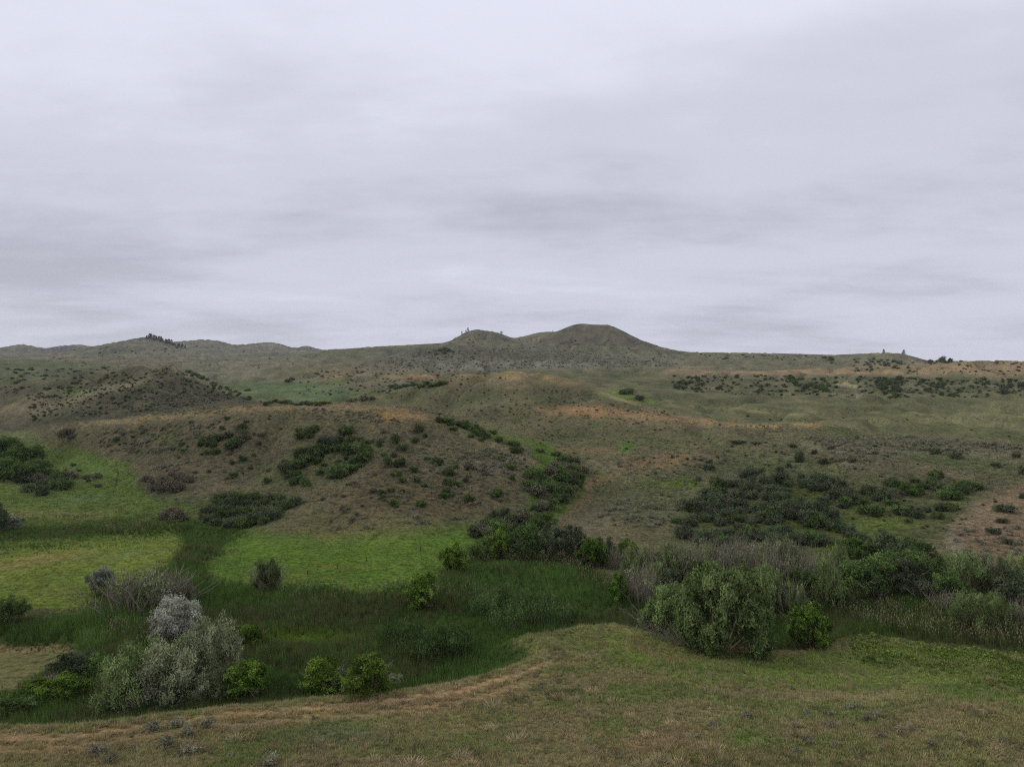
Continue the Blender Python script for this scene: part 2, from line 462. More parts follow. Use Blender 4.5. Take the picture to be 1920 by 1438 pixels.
# left dome and land behind
paint([(-300, 800), (-300, 700), (120, 712), (310, 682), (360, 690), (570, 766), (300, 785), (60, 806)], (86, 82, 68), .85, 14, 330, 640)
paint([(0, 812), (90, 806), (80, 830), (0, 840)], (96, 100, 66), .8, 8, 260, 420)
blob(70, 760, 90, 14, (112, 100, 80), .6, 380, 700, -.1)
blob(140, 735, 60, 6, (82, 100, 60), .6, 380, 800)
paint([(-100, 672), (130, 676), (220, 690), (60, 716), (-100, 722)], (82, 88, 66), .8, 8, 620, 1300)
blob(120, 700, 70, 8, (66, 72, 58), .6, 620, 1300)
blob(110, 655, 42, 4.5, (72, 76, 78), .8, 2500, 4000)
blob(200, 655, 26, 5, (78, 84, 72), .7, 1800, 2600)
paint([(330, 700), (360, 664), (520, 662), (640, 672), (520, 700), (440, 722), (400, 712)], (102, 99, 84), .7, 8, 700, 1500)
# green field in the far valley
paint([(425, 728), (455, 714), (560, 712), (650, 724), (668, 745), (620, 757), (520, 753), (460, 742)], (80, 94, 69), .85, 14, 520, 1000)
paint([(500, 690), (640, 680), (860, 690), (820, 700), (700, 712), (640, 720), (480, 712)], (96, 92, 70), .7, 8, 700, 1100)
blob(710, 692, 130, 13, (112, 98, 80), .5, 700, 1100, -.08)
blob(690, 687, 50, 7, (132, 106, 84), .85, 700, 1100, -.12)
blob(735, 684, 36, 5, (132, 108, 86), .7, 700, 1100, -.12)
blob(630, 704, 36, 6, (120, 102, 82), .7, 700, 1100, -.1)
blob(790, 706, 60, 5, (132, 106, 82), .85, 700, 1100)
blob(640, 712, 26, 6, (72, 94, 48), .7, 700, 1100, -.4)
blob(815, 682, 26, 3, (80, 98, 56), .7, 700, 1100)
# plateau with grey sage
paint([(640, 692), (700, 652), (840, 643), (1060, 655), (1300, 680), (1240, 690), (1100, 692), (800, 694)], (88, 86, 76), .9, 6, 850, 1420)
paint([(760, 655), (900, 648), (1060, 664), (1180, 680), (1000, 676), (850, 668)], (74, 75, 64), .75, 6, 850, 1420)
paint([(830, 680), (950, 676), (1100, 680), (1130, 690), (820, 694)], (104, 100, 96), .6, 5, 850, 1420)
paint([(840, 640), (890, 618), (960, 632), (980, 644)], (82, 77, 69), .8, 5, 1500, 1850)
paint([(990, 645), (1070, 608), (1150, 608), (1260, 655), (1100, 650)], (80, 75, 68), .8, 6, 1400, 1700)
paint([(960, 638), (1010, 621), (1050, 624), (1000, 640)], (92, 98, 68), .9, 4, 1900, 2300)
# right-hand ridge, slope and valley
paint([(1250, 700), (1260, 690), (1550, 690), (1740, 678), (1950, 676), (1950, 706), (1700, 704), (1400, 704)], (118, 101, 84), .85, 6, 640, 900)
paint([(1300, 660), (1560, 665), (1660, 660), (1740, 676), (1600, 682), (1300, 680)], (90, 89, 73), .8, 4, 1050, 1600)
paint([(1100, 712), (1250, 706), (1500, 708), (1900, 716), (1950, 745), (1700, 745), (1400, 745), (1200, 735)], (82, 82, 62), .8, 10, 480, 760)
paint([(1130, 722), (1250, 738), (1500, 748), (1750, 745), (1950, 748), (1950, 830), (1750, 815), (1540, 790), (1350, 782), (1230, 765), (1150, 738)], (82, 83, 60), .9, 9, 380, 620)
paint([(1500, 760), (1700, 765), (1950, 765), (1950, 835), (1700, 816), (1540, 796)], (85, 85, 59), .8, 9, 270, 560)
blob(1400, 770, 160, 5, (112, 106, 72), .6, 380, 620, .08)
blob(1750, 790, 140, 6, (108, 106, 70), .5, 270, 560, .05)
blob(1180, 745, 60, 9, (92, 106, 54), .7, 420, 620, .2)
blob(1610, 738, 12, 3, (150, 142, 124), .35, 480, 700)
blob(1590, 722, 30, 2.5, (150, 138, 112), .6, 480, 760, .2)
# the central spur
paint([(700, 756), (820, 716), (1050, 706), (1150, 745), (1300, 790), (1540, 800), (1500, 830), (1250, 830), (1000, 810), (800, 780)], (87, 82, 62), .7, 14, 270, 500)
paint([(760, 740), (900, 715), (1060, 730), (1100, 760), (900, 770), (720, 768)], (83, 83, 61), .7, 12, 300, 500)
blob(950, 710, 170, 16, (114, 100, 80), .5, 380, 500)
blob(1190, 782, 240, 18, (116, 100, 80), .5, 260, 400, .08)
blob(1150, 872, 170, 30, (108, 95, 75), .45, 160, 280, -.1)
blob(950, 700, 100, 9, (126, 106, 82), .85, 400, 500)
blob(1040, 712, 50, 6, (128, 106, 80), .8, 400, 500, .25)
blob(960, 727, 40, 4, (118, 100, 78), .6, 380, 500)
blob(1110, 772, 105, 9, (128, 104, 80), .85, 280, 400, .06)
blob(1280, 786, 130, 8, (126, 106, 82), .8, 280, 400, .07)
blob(1470, 795, 90, 4.5, (146, 118, 84), .95, 270, 360)
blob(1240, 868, 85, 17, (112, 92, 72), .55, 180, 280, -.1)
blob(1100, 845, 70, 9, (110, 92, 70), .6, 180, 280)
blob(1120, 905, 45, 12, (112, 94, 70), .7, 150, 230, -.4)
blob(1080, 945, 35, 14, (108, 90, 66), .7, 140, 200, -.5)
blob(1175, 837, 24, 7, (72, 96, 44), .95, 190, 300, -.1)
blob(1130, 890, 18, 4, (84, 98, 46), .8, 160, 230)
blob(1260, 908, 70, 12, (78, 88, 48), .7, 150, 220)
blob(1290, 905, 40, 8, (72, 90, 42), .6, 150, 220)
paint([(1500, 830), (1700, 825), (1950, 842), (1950, 868), (1700, 850), (1520, 850)], (106, 99, 84), .5, 12, 180, 290)
paint([(1270, 1030), (1280, 960), (1360, 915), (1480, 895), (1590, 930), (1600, 1030)], (66, 74, 44), .75, 14, 125, 200)
paint([(1450, 900), (1640, 890), (1860, 905), (1790, 970), (1760, 1010), (1550, 1010), (1400, 980)], (70, 76, 44), .8, 14, 125, 200)
blob(1475, 965, 50, 10, (76, 96, 44), .7, 125, 190)
blob(1640, 985, 80, 14, (78, 92, 46), .7, 125, 190)
paint([(1780, 1020), (1790, 980), (1850, 935), (1960, 890), (1960, 1060), (1850, 1050)], (108, 93, 78), .85, 14, 110, 190)
blob(1790, 1020, 22, 22, (118, 114, 104), .5, 110, 170)
def crest(pts, rgb, alpha, w, dl=.05):  # pale dry grass along a crest, with the lit rim painted in too
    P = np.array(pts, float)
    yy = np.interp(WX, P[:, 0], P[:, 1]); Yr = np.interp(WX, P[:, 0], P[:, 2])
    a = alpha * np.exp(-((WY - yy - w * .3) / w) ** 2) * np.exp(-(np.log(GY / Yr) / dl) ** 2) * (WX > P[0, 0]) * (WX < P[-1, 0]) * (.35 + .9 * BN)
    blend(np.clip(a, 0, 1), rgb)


paint([(60, 790), (250, 730), (310, 700), (350, 700), (560, 768), (420, 785), (180, 800)], (70, 68, 57), .85, 12, 330, 460)  # dome face: denser brush, plus relief shade put into the colour
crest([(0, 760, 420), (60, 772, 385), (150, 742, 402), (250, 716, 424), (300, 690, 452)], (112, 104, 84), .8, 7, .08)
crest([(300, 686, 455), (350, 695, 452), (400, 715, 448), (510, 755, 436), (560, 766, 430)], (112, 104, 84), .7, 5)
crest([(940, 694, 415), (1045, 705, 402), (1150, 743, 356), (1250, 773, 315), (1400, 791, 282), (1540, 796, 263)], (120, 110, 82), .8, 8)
# the knoll
paint([(60, 806), (300, 781), (640, 759), (780, 774), (930, 832), (1030, 900), (980, 960), (850, 985), (480, 1002), (560, 940), (300, 930), (240, 880)], (90, 83, 64), .6, 12, 135, 310)
paint([(480, 1002), (560, 965), (720, 965), (860, 985), (840, 1010), (600, 1022)], (92, 88, 56), .7, 10, 130, 165)
blob(745, 778, 62, 10, (128, 104, 78), .8, 225, 275, .1)
blob(520, 766, 110, 6, (126, 106, 80), .7, 225, 300, -.07)
blob(300, 784, 120, 4, (128, 112, 84), .7, 225, 300, -.08)
blob(690, 930, 120, 20, (94, 83, 63), .55, 140, 230)
blob(330, 880, 80, 10, (106, 90, 74), .6, 180, 260)
blob(420, 915, 70, 10, (100, 88, 70), .6, 150, 230, -.2)
blob(320, 825, 50, 7, (82, 102, 48), .8, 200, 270)
blob(600, 860, 130, 28, (78, 86, 48), .6, 160, 250, -.2)
blob(560, 905, 60, 12, (74, 88, 46), .6, 150, 230)
blob(830, 945, 90, 22, (92, 76, 54), .6, 140, 200)
blob(930, 880, 60, 16, (104, 98, 88), .5, 150, 240)
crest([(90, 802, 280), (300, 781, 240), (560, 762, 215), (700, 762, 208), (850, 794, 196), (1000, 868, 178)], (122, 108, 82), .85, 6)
paint([(700, 860), (900, 870), (990, 900), (960, 950), (800, 970), (640, 960)], (82, 74, 55), .55, 18, 135, 200)  # lower right face: darker brush and painted relief shade together
paint([(250, 830), (480, 800), (560, 850), (420, 900), (300, 900)], (78, 74, 57), .6, 16, 150, 250)  # broad side: same mix of brush tone and shade in the colour
# gully floor
paint([(985, 828), (1030, 835), (1050, 855), (1100, 885), (1092, 930), (1040, 968), (960, 1010), (880, 1010), (930, 985), (1000, 935), (1012, 890), (1002, 855)], (70, 90, 40), .9, 8, 130, 270)
paint([(840, 795), (930, 805), (1010, 822), (1000, 838), (900, 822)], (86, 96, 56), .8, 7, 200, 320)
# side valley
paint([(-300, 990), (-300, 840), (40, 835), (120, 835), (190, 850), (248, 872), (250, 900), (290, 940), (390, 958), (450, 985), (330, 972), (150, 982), (0, 988)], (80, 93, 50), .95, 10, 130, 300)
blob(60, 965, 190, 9, (104, 104, 58), .7, 130, 200)
blob(150, 970, 80, 3, (78, 70, 48), .6, 130, 200)
blob(330, 975, 90, 5, (120, 108, 72), .6, 130, 180, -.05)
blob(160, 870, 110, 14, (86, 104, 60), .6, 180, 300, .2)
blob(150, 935, 80, 8, (78, 98, 68), .6, 150, 220)
blob(110, 890, 60, 8, (94, 88, 60), .4, 180, 240)
# left meadow, marsh, middle meadow
MEADOW_L = [(-400, 1046), (0, 1032), (150, 1016), (325, 1000), (338, 1035), (300, 1076), (205, 1098), (180, 1125), (130, 1152), (60, 1164), (0, 1168), (-400, 1180)]
MEADOW_C = [(385, 1062), (440, 1020), (475, 1003), (600, 1018), (740, 1008), (870, 996), (900, 1008), (855, 1058), (800, 1093), (700, 1107), (560, 1102), (400, 1092)]
MARSH = [(-400, 1460), (-400, 1180), (0, 1168), (130, 1152), (185, 1120), (300, 1076), (338, 1035), (325, 1002), (150, 1017), (0, 1033), (-400, 1046), (-400, 990), (0, 987), (150, 981), (330, 970), (445, 985), (470, 1005), (440, 1022),
         (385, 1062), (400, 1092), (560, 1102), (700, 1108), (800, 1094), (855, 1060), (900, 1050), (1000, 1042), (1080, 1056), (1140, 1090), (1240, 1130), (1480, 1140), (1560, 1128), (1720, 1118), (1930, 1145), (2300, 1160), (2300, 1300), (1920, 1400), (1200, 1400)]
inm = (BENCH_SD < 0) & (GY > 55) & (GY < 160)
_ms = np.full(Z.shape, -1e3)
_ms[inm] = poly_sd(MARSH, WX[inm], WY[inm])
RISE = [(-80, 1212), (10, 1204), (80, 1204), (150, 1213), (128, 1242), (70, 1275), (20, 1310), (-80, 1320)]
_rs = np.full(Z.shape, -1e3)
_rs[inm] = poly_sd(RISE, WX[inm], WY[inm])
_ms = np.minimum(_ms, -_rs)
MARSH_SD = _ms
a = sstep(-14, 10, _ms) * (BENCH_SD < 1)
blend(a, (52, 64, 34))
paint(MEADOW_L, (76, 92, 42), .8, 34, 95, 150)
paint(MEADOW_L, (100, 112, 50), .95, 20, 95, 150)
blob(60, 1052, 130, 12, (122, 114, 68), .8, 95, 150, -.12)
blob(220, 1040, 110, 7, (104, 112, 66), .7, 95, 150, -.1)
blob(120, 1110, 90, 6, (96, 100, 52), .5, 95, 150)
paint(MEADOW_C, (72, 92, 40), .8, 40, 98, 152)
paint(MEADOW_C, (82, 104, 41), .95, 24, 100, 150)
blob(640, 1065, 90, 8, (104, 94, 50), .4, 100, 150)
blob(560, 1085, 90, 7, (92, 102, 46), .6, 100, 150)
blob(760, 1020, 90, 7, (86, 104, 44), .7, 100, 150)
blob(430, 1055, 45, 22, (70, 92, 38), .8, 100, 150)
blend(sstep(-6, 8, _rs) * .95, (106, 98, 68))
blend(sstep(2, 26, _rs) * .5, (92, 96, 58))
blob(60, 1212, 90, 7, (124, 106, 80), .8, 70, 110)
blob(570, 1196, 75, 8, (84, 104, 36), .9, 75, 130, -.1)
# the near bench
bm_ = sstep(-1.6, .3, BENCH_SD)
blend(bm_, (104, 102, 67))
blend(bm_ * sstep(.40, .56, fbm(GX / 11, GY / 7, 81, 5, .6)) * .9, (90, 98, 56))
blend(bm_ * sstep(.50, .62, fbm(GX / 6 + 4, GY / 4, 82, 5, .6)) * .6, (116, 104, 80))
blend(bm_ * sstep(.58, .68, fbm(GX / 2.2 + 4, GY / 1.6, 84, 4, .6)) * .6, (76, 74, 50))
gr = sstep(0, 30, poly_sd([(1110, 1178), (1150, 1160), (1220, 1185), (1300, 1215), (1560, 1205), (1930, 1225), (2100, 1300), (1930, 1345), (1700, 1300), (1450, 1300), (1250, 1285), (1120, 1235)], WX, WY)) * (BENCH_SD > -2)
blend(gr * .9, (94, 106, 52))
blend(gr * sstep(.45, .65, fbm(GX / 8, GY / 5, 83, 3)) * .7, (72, 88, 42))
blob(1400, 1388, 42, 20, (82, 102, 44), .9, 0, 90)
blob(1420, 1220, 110, 6, (108, 94, 66), .6, 0, 100)
blob(1230, 1215, 80, 8, (104, 92, 62), .6, 0, 100, .25)
blob(640, 1380, 120, 20, (84, 88, 66), .5, 0, 90)
blob(1240, 1390, 90, 25, (122, 104, 80), .6, 0, 90)
blob(770, 1425, 80, 12, (118, 104, 82), .5, 0, 90)
pathm = sstep(.9, 1.8, BENCH_SD) * (1 - sstep(5.2, 6.5, BENCH_SD)) * (1 - sstep(960, 1040, COLS))[None] * (GY < 90)
blend(pathm * .55, (118, 102, 76))
for _o in (2.3, 4.3):
    tr = np.exp(-((BENCH_SD - _o) / .45) ** 2) * (1 - sstep(980, 1060, COLS))[None] * (GY < 90)
    blend(tr * (.9 if _o < 3 else .5), (150, 124, 97))
PAINT *= (0.86 + 0.28 * n4)[..., None]
_st = (fbm(GX / 13, GY / 22, 77, 5, .65) - .5) * sstep(230, 380, GY)
PAINT *= np.clip(1 + 1.1 * _st[..., None] * np.array([1.15, 1.0, .9]), .55, 1.5)
_lum = PAINT @ np.array([.25, .6, .15])
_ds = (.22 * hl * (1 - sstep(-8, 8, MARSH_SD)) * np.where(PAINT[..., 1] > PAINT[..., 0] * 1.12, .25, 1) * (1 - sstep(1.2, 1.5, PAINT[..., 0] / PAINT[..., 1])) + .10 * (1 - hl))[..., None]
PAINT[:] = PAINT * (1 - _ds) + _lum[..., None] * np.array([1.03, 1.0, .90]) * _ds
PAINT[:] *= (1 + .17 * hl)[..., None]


# ------------------------------------------------------------------ materials
def new_mat(name):
    m = bpy.data.materials.new(name)
    m.use_nodes = True
    m.node_tree.nodes.clear()
    return m, m.node_tree.nodes, m.node_tree.links


def ground_material():
    m, N, L = new_mat('prairie_ground')
    out = N.new('ShaderNodeOutputMaterial')
    bs = N.new('ShaderNodeBsdfDiffuse')
    bs.inputs['Roughness'].default_value = 1.0
    at = N.new('ShaderNodeAttribute'); at.attribute_name = 'paint'
    tc = N.new('ShaderNodeTexCoord')

    def noise(scale, detail, rough=.6, stretch=(1, 1, 1)):
        mp = N.new('ShaderNodeMapping'); mp.inputs['Scale'].default_value = stretch
        L.new(tc.outputs['Object'], mp.inputs[0])
        n = N.new('ShaderNodeTexNoise')
        n.inputs['Scale'].default_value = scale; n.inputs['Detail'].default_value = detail; n.inputs['Roughness'].default_value = rough
        L.new(mp.outputs[0], n.inputs['Vector'])
        return n

    def rng_(sock, a, b, c, d):
        r = N.new('ShaderNodeMapRange')
        for i, v in enumerate((a, b, c, d)):
            r.inputs[i + 1].default_value = v
        L.new(sock, r.inputs[0])
        return r.outputs[0]

    def mul(col, fac):
        v = N.new('ShaderNodeVectorMath'); v.operation = 'SCALE'
        L.new(col, v.inputs[0]); L.new(fac, v.inputs['Scale'])
        return v.outputs[0]

    def mixc(fac, a, rgb):
        x = N.new('ShaderNodeMix'); x.data_type = 'RGBA'; x.blend_type = 'MULTIPLY'
        L.new(fac, x.inputs['Factor']); L.new(a, x.inputs['A']); x.inputs['B'].default_value = (*rgb, 1)
        return x.outputs['Result']
    nf = noise(1.6, 6, .7)
    nm = noise(.28, 5, .65, (1, 1, 1))
    nl = noise(.05, 5, .65)
    nt = noise(.6, 4, .7, (1, 1.6, 1))
    c = at.outputs['Color']
    c = mixc(rng_(nm.outputs['Fac'], .46, .60, 0, 1), c, (1.27, 1.18, 1.02))       # drier tufts
    c = mixc(rng_(nl.outputs['Fac'], .48, .66, 0, .8), c, (.86, 1.0, .82))          # greener sweeps
    c = mixc(rng_(nt.outputs['Fac'], .51, .60, 0, .9), c, (.52, .58, .5))          # dark tussocks
    c = mul(c, rng_(nf.outputs['Fac'], .28, .72, .58, 1.5))
    L.new(c, bs.inputs['Color'])
    bp = N.new('ShaderNodeBump'); bp.inputs['Strength'].default_value = .9; bp.inputs['Distance'].default_value = .35
    ad = N.new('ShaderNodeMath'); ad.operation = 'ADD'
    L.new(nf.outputs['Fac'], ad.inputs[0]); L.new(nt.outputs['Fac'], ad.inputs[1])
    L.new(ad.outputs[0], bp.inputs['Height'])
    L.new(bp.outputs[0], bs.inputs['Normal'])
    L.new(bs.outputs[0], out.inputs['Surface'])
    return m


def leaf_material(name, rgb, alt, instancer=False, trans=.25):
    """leaf colour: two tints mixed leaf by leaf and plant by plant"""
    m, N, L = new_mat(name)
    out = N.new('ShaderNodeOutputMaterial')
    at = N.new('ShaderNodeAttribute'); at.attribute_name = 'tone'
    sp = N.new('ShaderNodeSeparateXYZ'); L.new(at.outputs['Vector'], sp.inputs[0])
    mx = N.new('ShaderNodeMix'); mx.data_type = 'RGBA'
    if instancer:
        ti = N.new('ShaderNodeAttribute'); ti.attribute_type = 'INSTANCER'; ti.attribute_name = 'tint'
        mx.inputs['Factor'].default_value = 0
        L.new(ti.outputs['Color'], mx.inputs['A'])
        scale = sp.outputs[0]
    else:
        oi = N.new('ShaderNodeObjectInfo')
        ad = N.new('ShaderNodeMath'); ad.operation = 'MULTIPLY_ADD'; ad.use_clamp = True
        ad.inputs[1].default_value = .5
        L.new(oi.outputs['Random'], ad.inputs[0])
        hf = N.new('ShaderNodeMath'); hf.operation = 'MULTIPLY'; hf.inputs[1].default_value = .7
        L.new(sp.outputs[1], hf.inputs[0]); L.new(hf.outputs[0], ad.inputs[2])
        L.new(ad.outputs[0], mx.inputs['Factor'])
        mx.inputs['A'].default_value = (*lin(rgb), 1); mx.inputs['B'].default_value = (*lin(alt), 1)
        r2 = N.new('ShaderNodeMath'); r2.operation = 'MULTIPLY'; r2.inputs[1].default_value = 7.31
        L.new(oi.outputs['Random'], r2.inputs[0])
        fr = N.new('ShaderNodeMath'); fr.operation = 'FRACT'; L.new(r2.outputs[0], fr.inputs[0])
        mr = N.new('ShaderNodeMapRange'); mr.inputs[3].default_value = .8; mr.inputs[4].default_value = 1.2
        L.new(fr.outputs[0], mr.inputs[0])
        ml = N.new('ShaderNodeMath'); ml.operation = 'MULTIPLY'
        L.new(mr.outputs[0], ml.inputs[0]); L.new(sp.outputs[0], ml.inputs[1])
        scale = ml.outputs[0]
    sc = N.new('ShaderNodeVectorMath'); sc.operation = 'SCALE'
    L.new(mx.outputs['Result'], sc.inputs[0]); L.new(scale, sc.inputs['Scale'])
    df = N.new('ShaderNodeBsdfDiffuse'); tr = N.new('ShaderNodeBsdfTranslucent')
    L.new(sc.outputs[0], df.inputs['Color']); L.new(sc.outputs[0], tr.inputs['Color'])
    ms = N.new('ShaderNodeMixShader'); ms.inputs[0].default_value = trans
    L.new(df.outputs[0], ms.inputs[1]); L.new(tr.outputs[0], ms.inputs[2])
    L.new(ms.outputs[0], out.inputs['Surface'])
    return m


def bark_material(name, a, b):
    m, N, L = new_mat(name)
    out = N.new('ShaderNodeOutputMaterial')
    df = N.new('ShaderNodeBsdfDiffuse')
    tc = N.new('ShaderNodeTexCoord')
    n = N.new('ShaderNodeTexNoise'); n.inputs['Scale'].default_value = 9; n.inputs['Detail'].default_value = 4
    L.new(tc.outputs['Object'], n.inputs['Vector'])
    mx = N.new('ShaderNodeMix'); mx.data_type = 'RGBA'
    L.new(n.outputs['Fac'], mx.inputs['Factor'])
    mx.inputs['A'].default_value = (*lin(a), 1); mx.inputs['B'].default_value = (*lin(b), 1)
    L.new(mx.outputs['Result'], df.inputs['Color'])
    L.new(df.outputs[0], out.inputs['Surface'])
    return m


M = {
    'ground': ground_material(),
    'willow': leaf_material('willow_leaf', (88, 109, 62), (110, 121, 82)),
    'willow_grey': leaf_material('grey_willow_leaf', (84, 93, 64), (118, 122, 98)),
    'silver': leaf_material('silver_olive_leaf', (160, 160, 150), (136, 138, 128)),
    'olive_grey': leaf_material('grey_olive_leaf', (104, 110, 100), (124, 128, 118)),
    'green': leaf_material('broad_leaf', (62, 84, 34), (84, 104, 42)),
    'lime': leaf_material('bright_leaf', (72, 104, 38), (88, 118, 46)),
    'dark': leaf_material('dark_leaf', (58, 76, 42), (76, 92, 52)),
    'darkblue': leaf_material('dull_dark_leaf', (60, 72, 52), (76, 84, 64)),
    'brownish': leaf_material('dusky_leaf', (82, 82, 64), (96, 92, 78)),
    'sage': leaf_material('sage_leaf', (132, 130, 114), (108, 108, 92)),
    'straw': leaf_material('straw_blade', (172, 158, 132), (150, 136, 110)),
    'pine': leaf_material('pine_needle', (50, 58, 48), (60, 66, 56)),
    'tinted': leaf_material('meadow_blade', (90, 90, 60), (90, 90, 60), True, .3),
    'patch': leaf_material('sandbar_willow_leaf', (58, 76, 42), (72, 88, 52)),
    'twig': bark_material('grey_twig', (94, 88, 81), (124, 117, 108)),
    'stem': bark_material('willow_bark', (92, 84, 74), (128, 118, 106)),
    'wood': bark_material('post_wood', (52, 44, 38), (70, 62, 54)),
    'soil': bark_material('trail_soil', (58, 58, 40), (70, 66, 46)),
    'fluff': leaf_material('seed_fluff', (150, 140, 118), (130, 120, 98)),
}


# ------------------------------------------------------------------ mesh helpers
def mesh_from(name, verts, faces, mats=(), fmat=None, tone=None, smooth=False):
    """verts (n,3); faces: (m,3) or (m,4) int array"""
    me = bpy.data.meshes.new(name)
    verts = np.asarray(verts, np.float32); faces = np.asarray(faces, np.int32)
    k = faces.shape[1]
    me.vertices.add(len(verts)); me.vertices.foreach_set('co', verts.ravel())
    me.loops.add(faces.size); me.loops.foreach_set('vertex_index', faces.ravel())
    me.polygons.add(len(faces)); me.polygons.foreach_set('loop_start', np.arange(0, faces.size, k, dtype=np.int32))
    for mm in mats:
        me.materials.append(mm)
    if fmat is not None:
        me.polygons.foreach_set('material_index', np.asarray(fmat, np.int32))
    if smooth:
        me.polygons.foreach_set('use_smooth', np.ones(len(faces), bool))
    me.update(calc_edges=True)
    if tone is not None:
        at = me.attributes.new('tone', 'FLOAT_VECTOR', 'POINT')
        at.data.foreach_set('vector', np.asarray(tone, np.float32).ravel())
    return me


def put(name, me, parent=None, loc=(0, 0, 0), rz=0, scale=(1, 1, 1)):
    o = bpy.data.objects.new(name, me)
    COL.objects.link(o)
    o.parent = parent
    o.location = loc
    o.rotation_euler = (0, 0, rz)
    o.scale = scale
    return o


def tag(o, label=None, cat=None, group=None, kind=None):
    for k, v in (('label', label), ('category', cat), ('group', group), ('kind', kind)):
        if v:
            o[k] = v
    return o


# ------------------------------------------------------------------ the land itself: one sheet all round, out to the horizon
def build_ground():
    nr, nc = Z.shape
    main = np.stack([GX, GY, Z], -1)
    azb = math.atan((2820 - CX) / FP)
    ang = np.linspace(azb, 2 * math.pi - azb, 61)[1:-1]      # the rest of the circle, coarse
    t = (ang - azb) / (2 * math.pi - 2 * azb)
    t = t * t * (3 - 2 * t)
    rr = ROWS / math.cos(azb)
    ex = np.zeros((nr, len(ang), 3))
    ex[..., 0] = rr[:, None] * np.sin(ang); ex[..., 1] = rr[:, None] * np.cos(ang)
    ex[..., 2] = Z[:, -1:] * (1 - t) + Z[:, :1] * t
    co = np.concatenate([main, ex], 1)
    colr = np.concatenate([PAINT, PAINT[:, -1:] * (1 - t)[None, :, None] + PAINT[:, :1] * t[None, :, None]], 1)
    n = nc + len(ang)
    V = co.reshape(-1, 3)
    i, j = np.meshgrid(np.arange(nr - 1), np.arange(n), indexing='ij')
    j2 = (j + 1) % n
    Q = np.stack([i * n + j, i * n + j2, (i + 1) * n + j2, (i + 1) * n + j], -1).reshape(-1, 4)
    V = np.concatenate([V, [[0, 0, 5.0]]])
    c = len(V) - 1
    k = np.arange(n); k2 = (k + 1) % n
    fan = np.stack([np.full(n, c), k2, k, k], -1)[:, :3]
    me = bpy.data.meshes.new('ground')
    me.vertices.add(len(V)); me.vertices.foreach_set('co', V.astype(np.float32).ravel())
    loops = np.concatenate([Q.ravel(), fan.ravel()]).astype(np.int32)
    start = np.concatenate([np.arange(0, Q.size, 4), Q.size + np.arange(0, fan.size, 3)]).astype(np.int32)
    me.loops.add(len(loops)); me.loops.foreach_set('vertex_index', loops)
    me.polygons.add(len(start)); me.polygons.foreach_set('loop_start', start)
    me.polygons.foreach_set('use_smooth', np.ones(len(start), bool))
    me.materials.append(M['ground'])
    me.update(calc_edges=True)
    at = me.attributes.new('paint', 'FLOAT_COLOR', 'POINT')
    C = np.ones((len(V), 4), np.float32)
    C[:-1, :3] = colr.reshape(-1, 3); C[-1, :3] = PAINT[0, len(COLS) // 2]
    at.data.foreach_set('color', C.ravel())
    return tag(put('ground', me), kind='structure')


build_ground()

# ------------------------------------------------------------------ plant geometry
class Soup:
    """triangles with a tone per vertex, two material slots"""
    def __init__(s):
        s.v, s.f, s.t, s.m, s.n = [], [], [], [], 0

    def add(s, v, f, t, mat):
        s.v.append(np.asarray(v, float)); s.f.append(np.asarray(f, int) + s.n)
        s.t.append(np.asarray(t, float)); s.m.append(np.full(len(f), mat)); s.n += len(v)

    def arrays(s):
        return np.concatenate(s.v), np.concatenate(s.f), np.concatenate(s.t), np.concatenate(s.m)


def unit(a):
    return a / (np.linalg.norm(a, axis=-1, keepdims=True) + 1e-9)


def leaves(sp, pos, direc, length, width, tone, mat=0, r=rng, nrm=None):
    """one triangle per leaf, spray of leaves or blade"""
    n = len(pos)
    d = unit(direc)
    if nrm is None:
        side = unit(np.cross(d, r.normal(size=(n, 3))))
    else:
        d = unit(d - nrm * (d * nrm).sum(-1, keepdims=True) * .85)
        side = unit(np.cross(d, nrm))
    L_ = (np.ones(n) * length)[:, None]; W_ = (np.ones(n) * width)[:, None]
    v = np.stack([pos - side * W_ * .5, pos + side * W_ * .5, pos + d * L_], 1).reshape(-1, 3)
    f = np.arange(3 * n).reshape(-1, 3)
    t = np.repeat(tone, 3, 0)
    sp.add(v, f, t, mat)


def tube(sp, pts, radii, mat=1, sides=3, tone=(1, .5, 0)):
    pts = np.asarray(pts, float)
    n = len(pts)
    a = np.linspace(0, 2 * math.pi, sides, endpoint=False)
    d = unit(np.gradient(pts, axis=0))
    ref = np.where(np.abs(d[:, 2:3]) > .9, np.array([[1., 0, 0]]), np.array([[0, 0, 1.]]))
    e1 = unit(np.cross(d, ref)); e2 = np.cross(d, e1)
    R_ = np.asarray(radii, float)[:, None, None]
    v = pts[:, None] + R_ * (e1[:, None] * np.cos(a)[None, :, None] + e2[:, None] * np.sin(a)[None, :, None])
    f = []
    for i in range(n - 1):
        for k in range(sides):
            p, q = i * sides + k, i * sides + (k + 1) % sides
            f += [(p, q, q + sides), (p, q + sides, p + sides)]
    sp.add(v.reshape(-1, 3), f, np.tile(tone, (n * sides, 1)), mat)


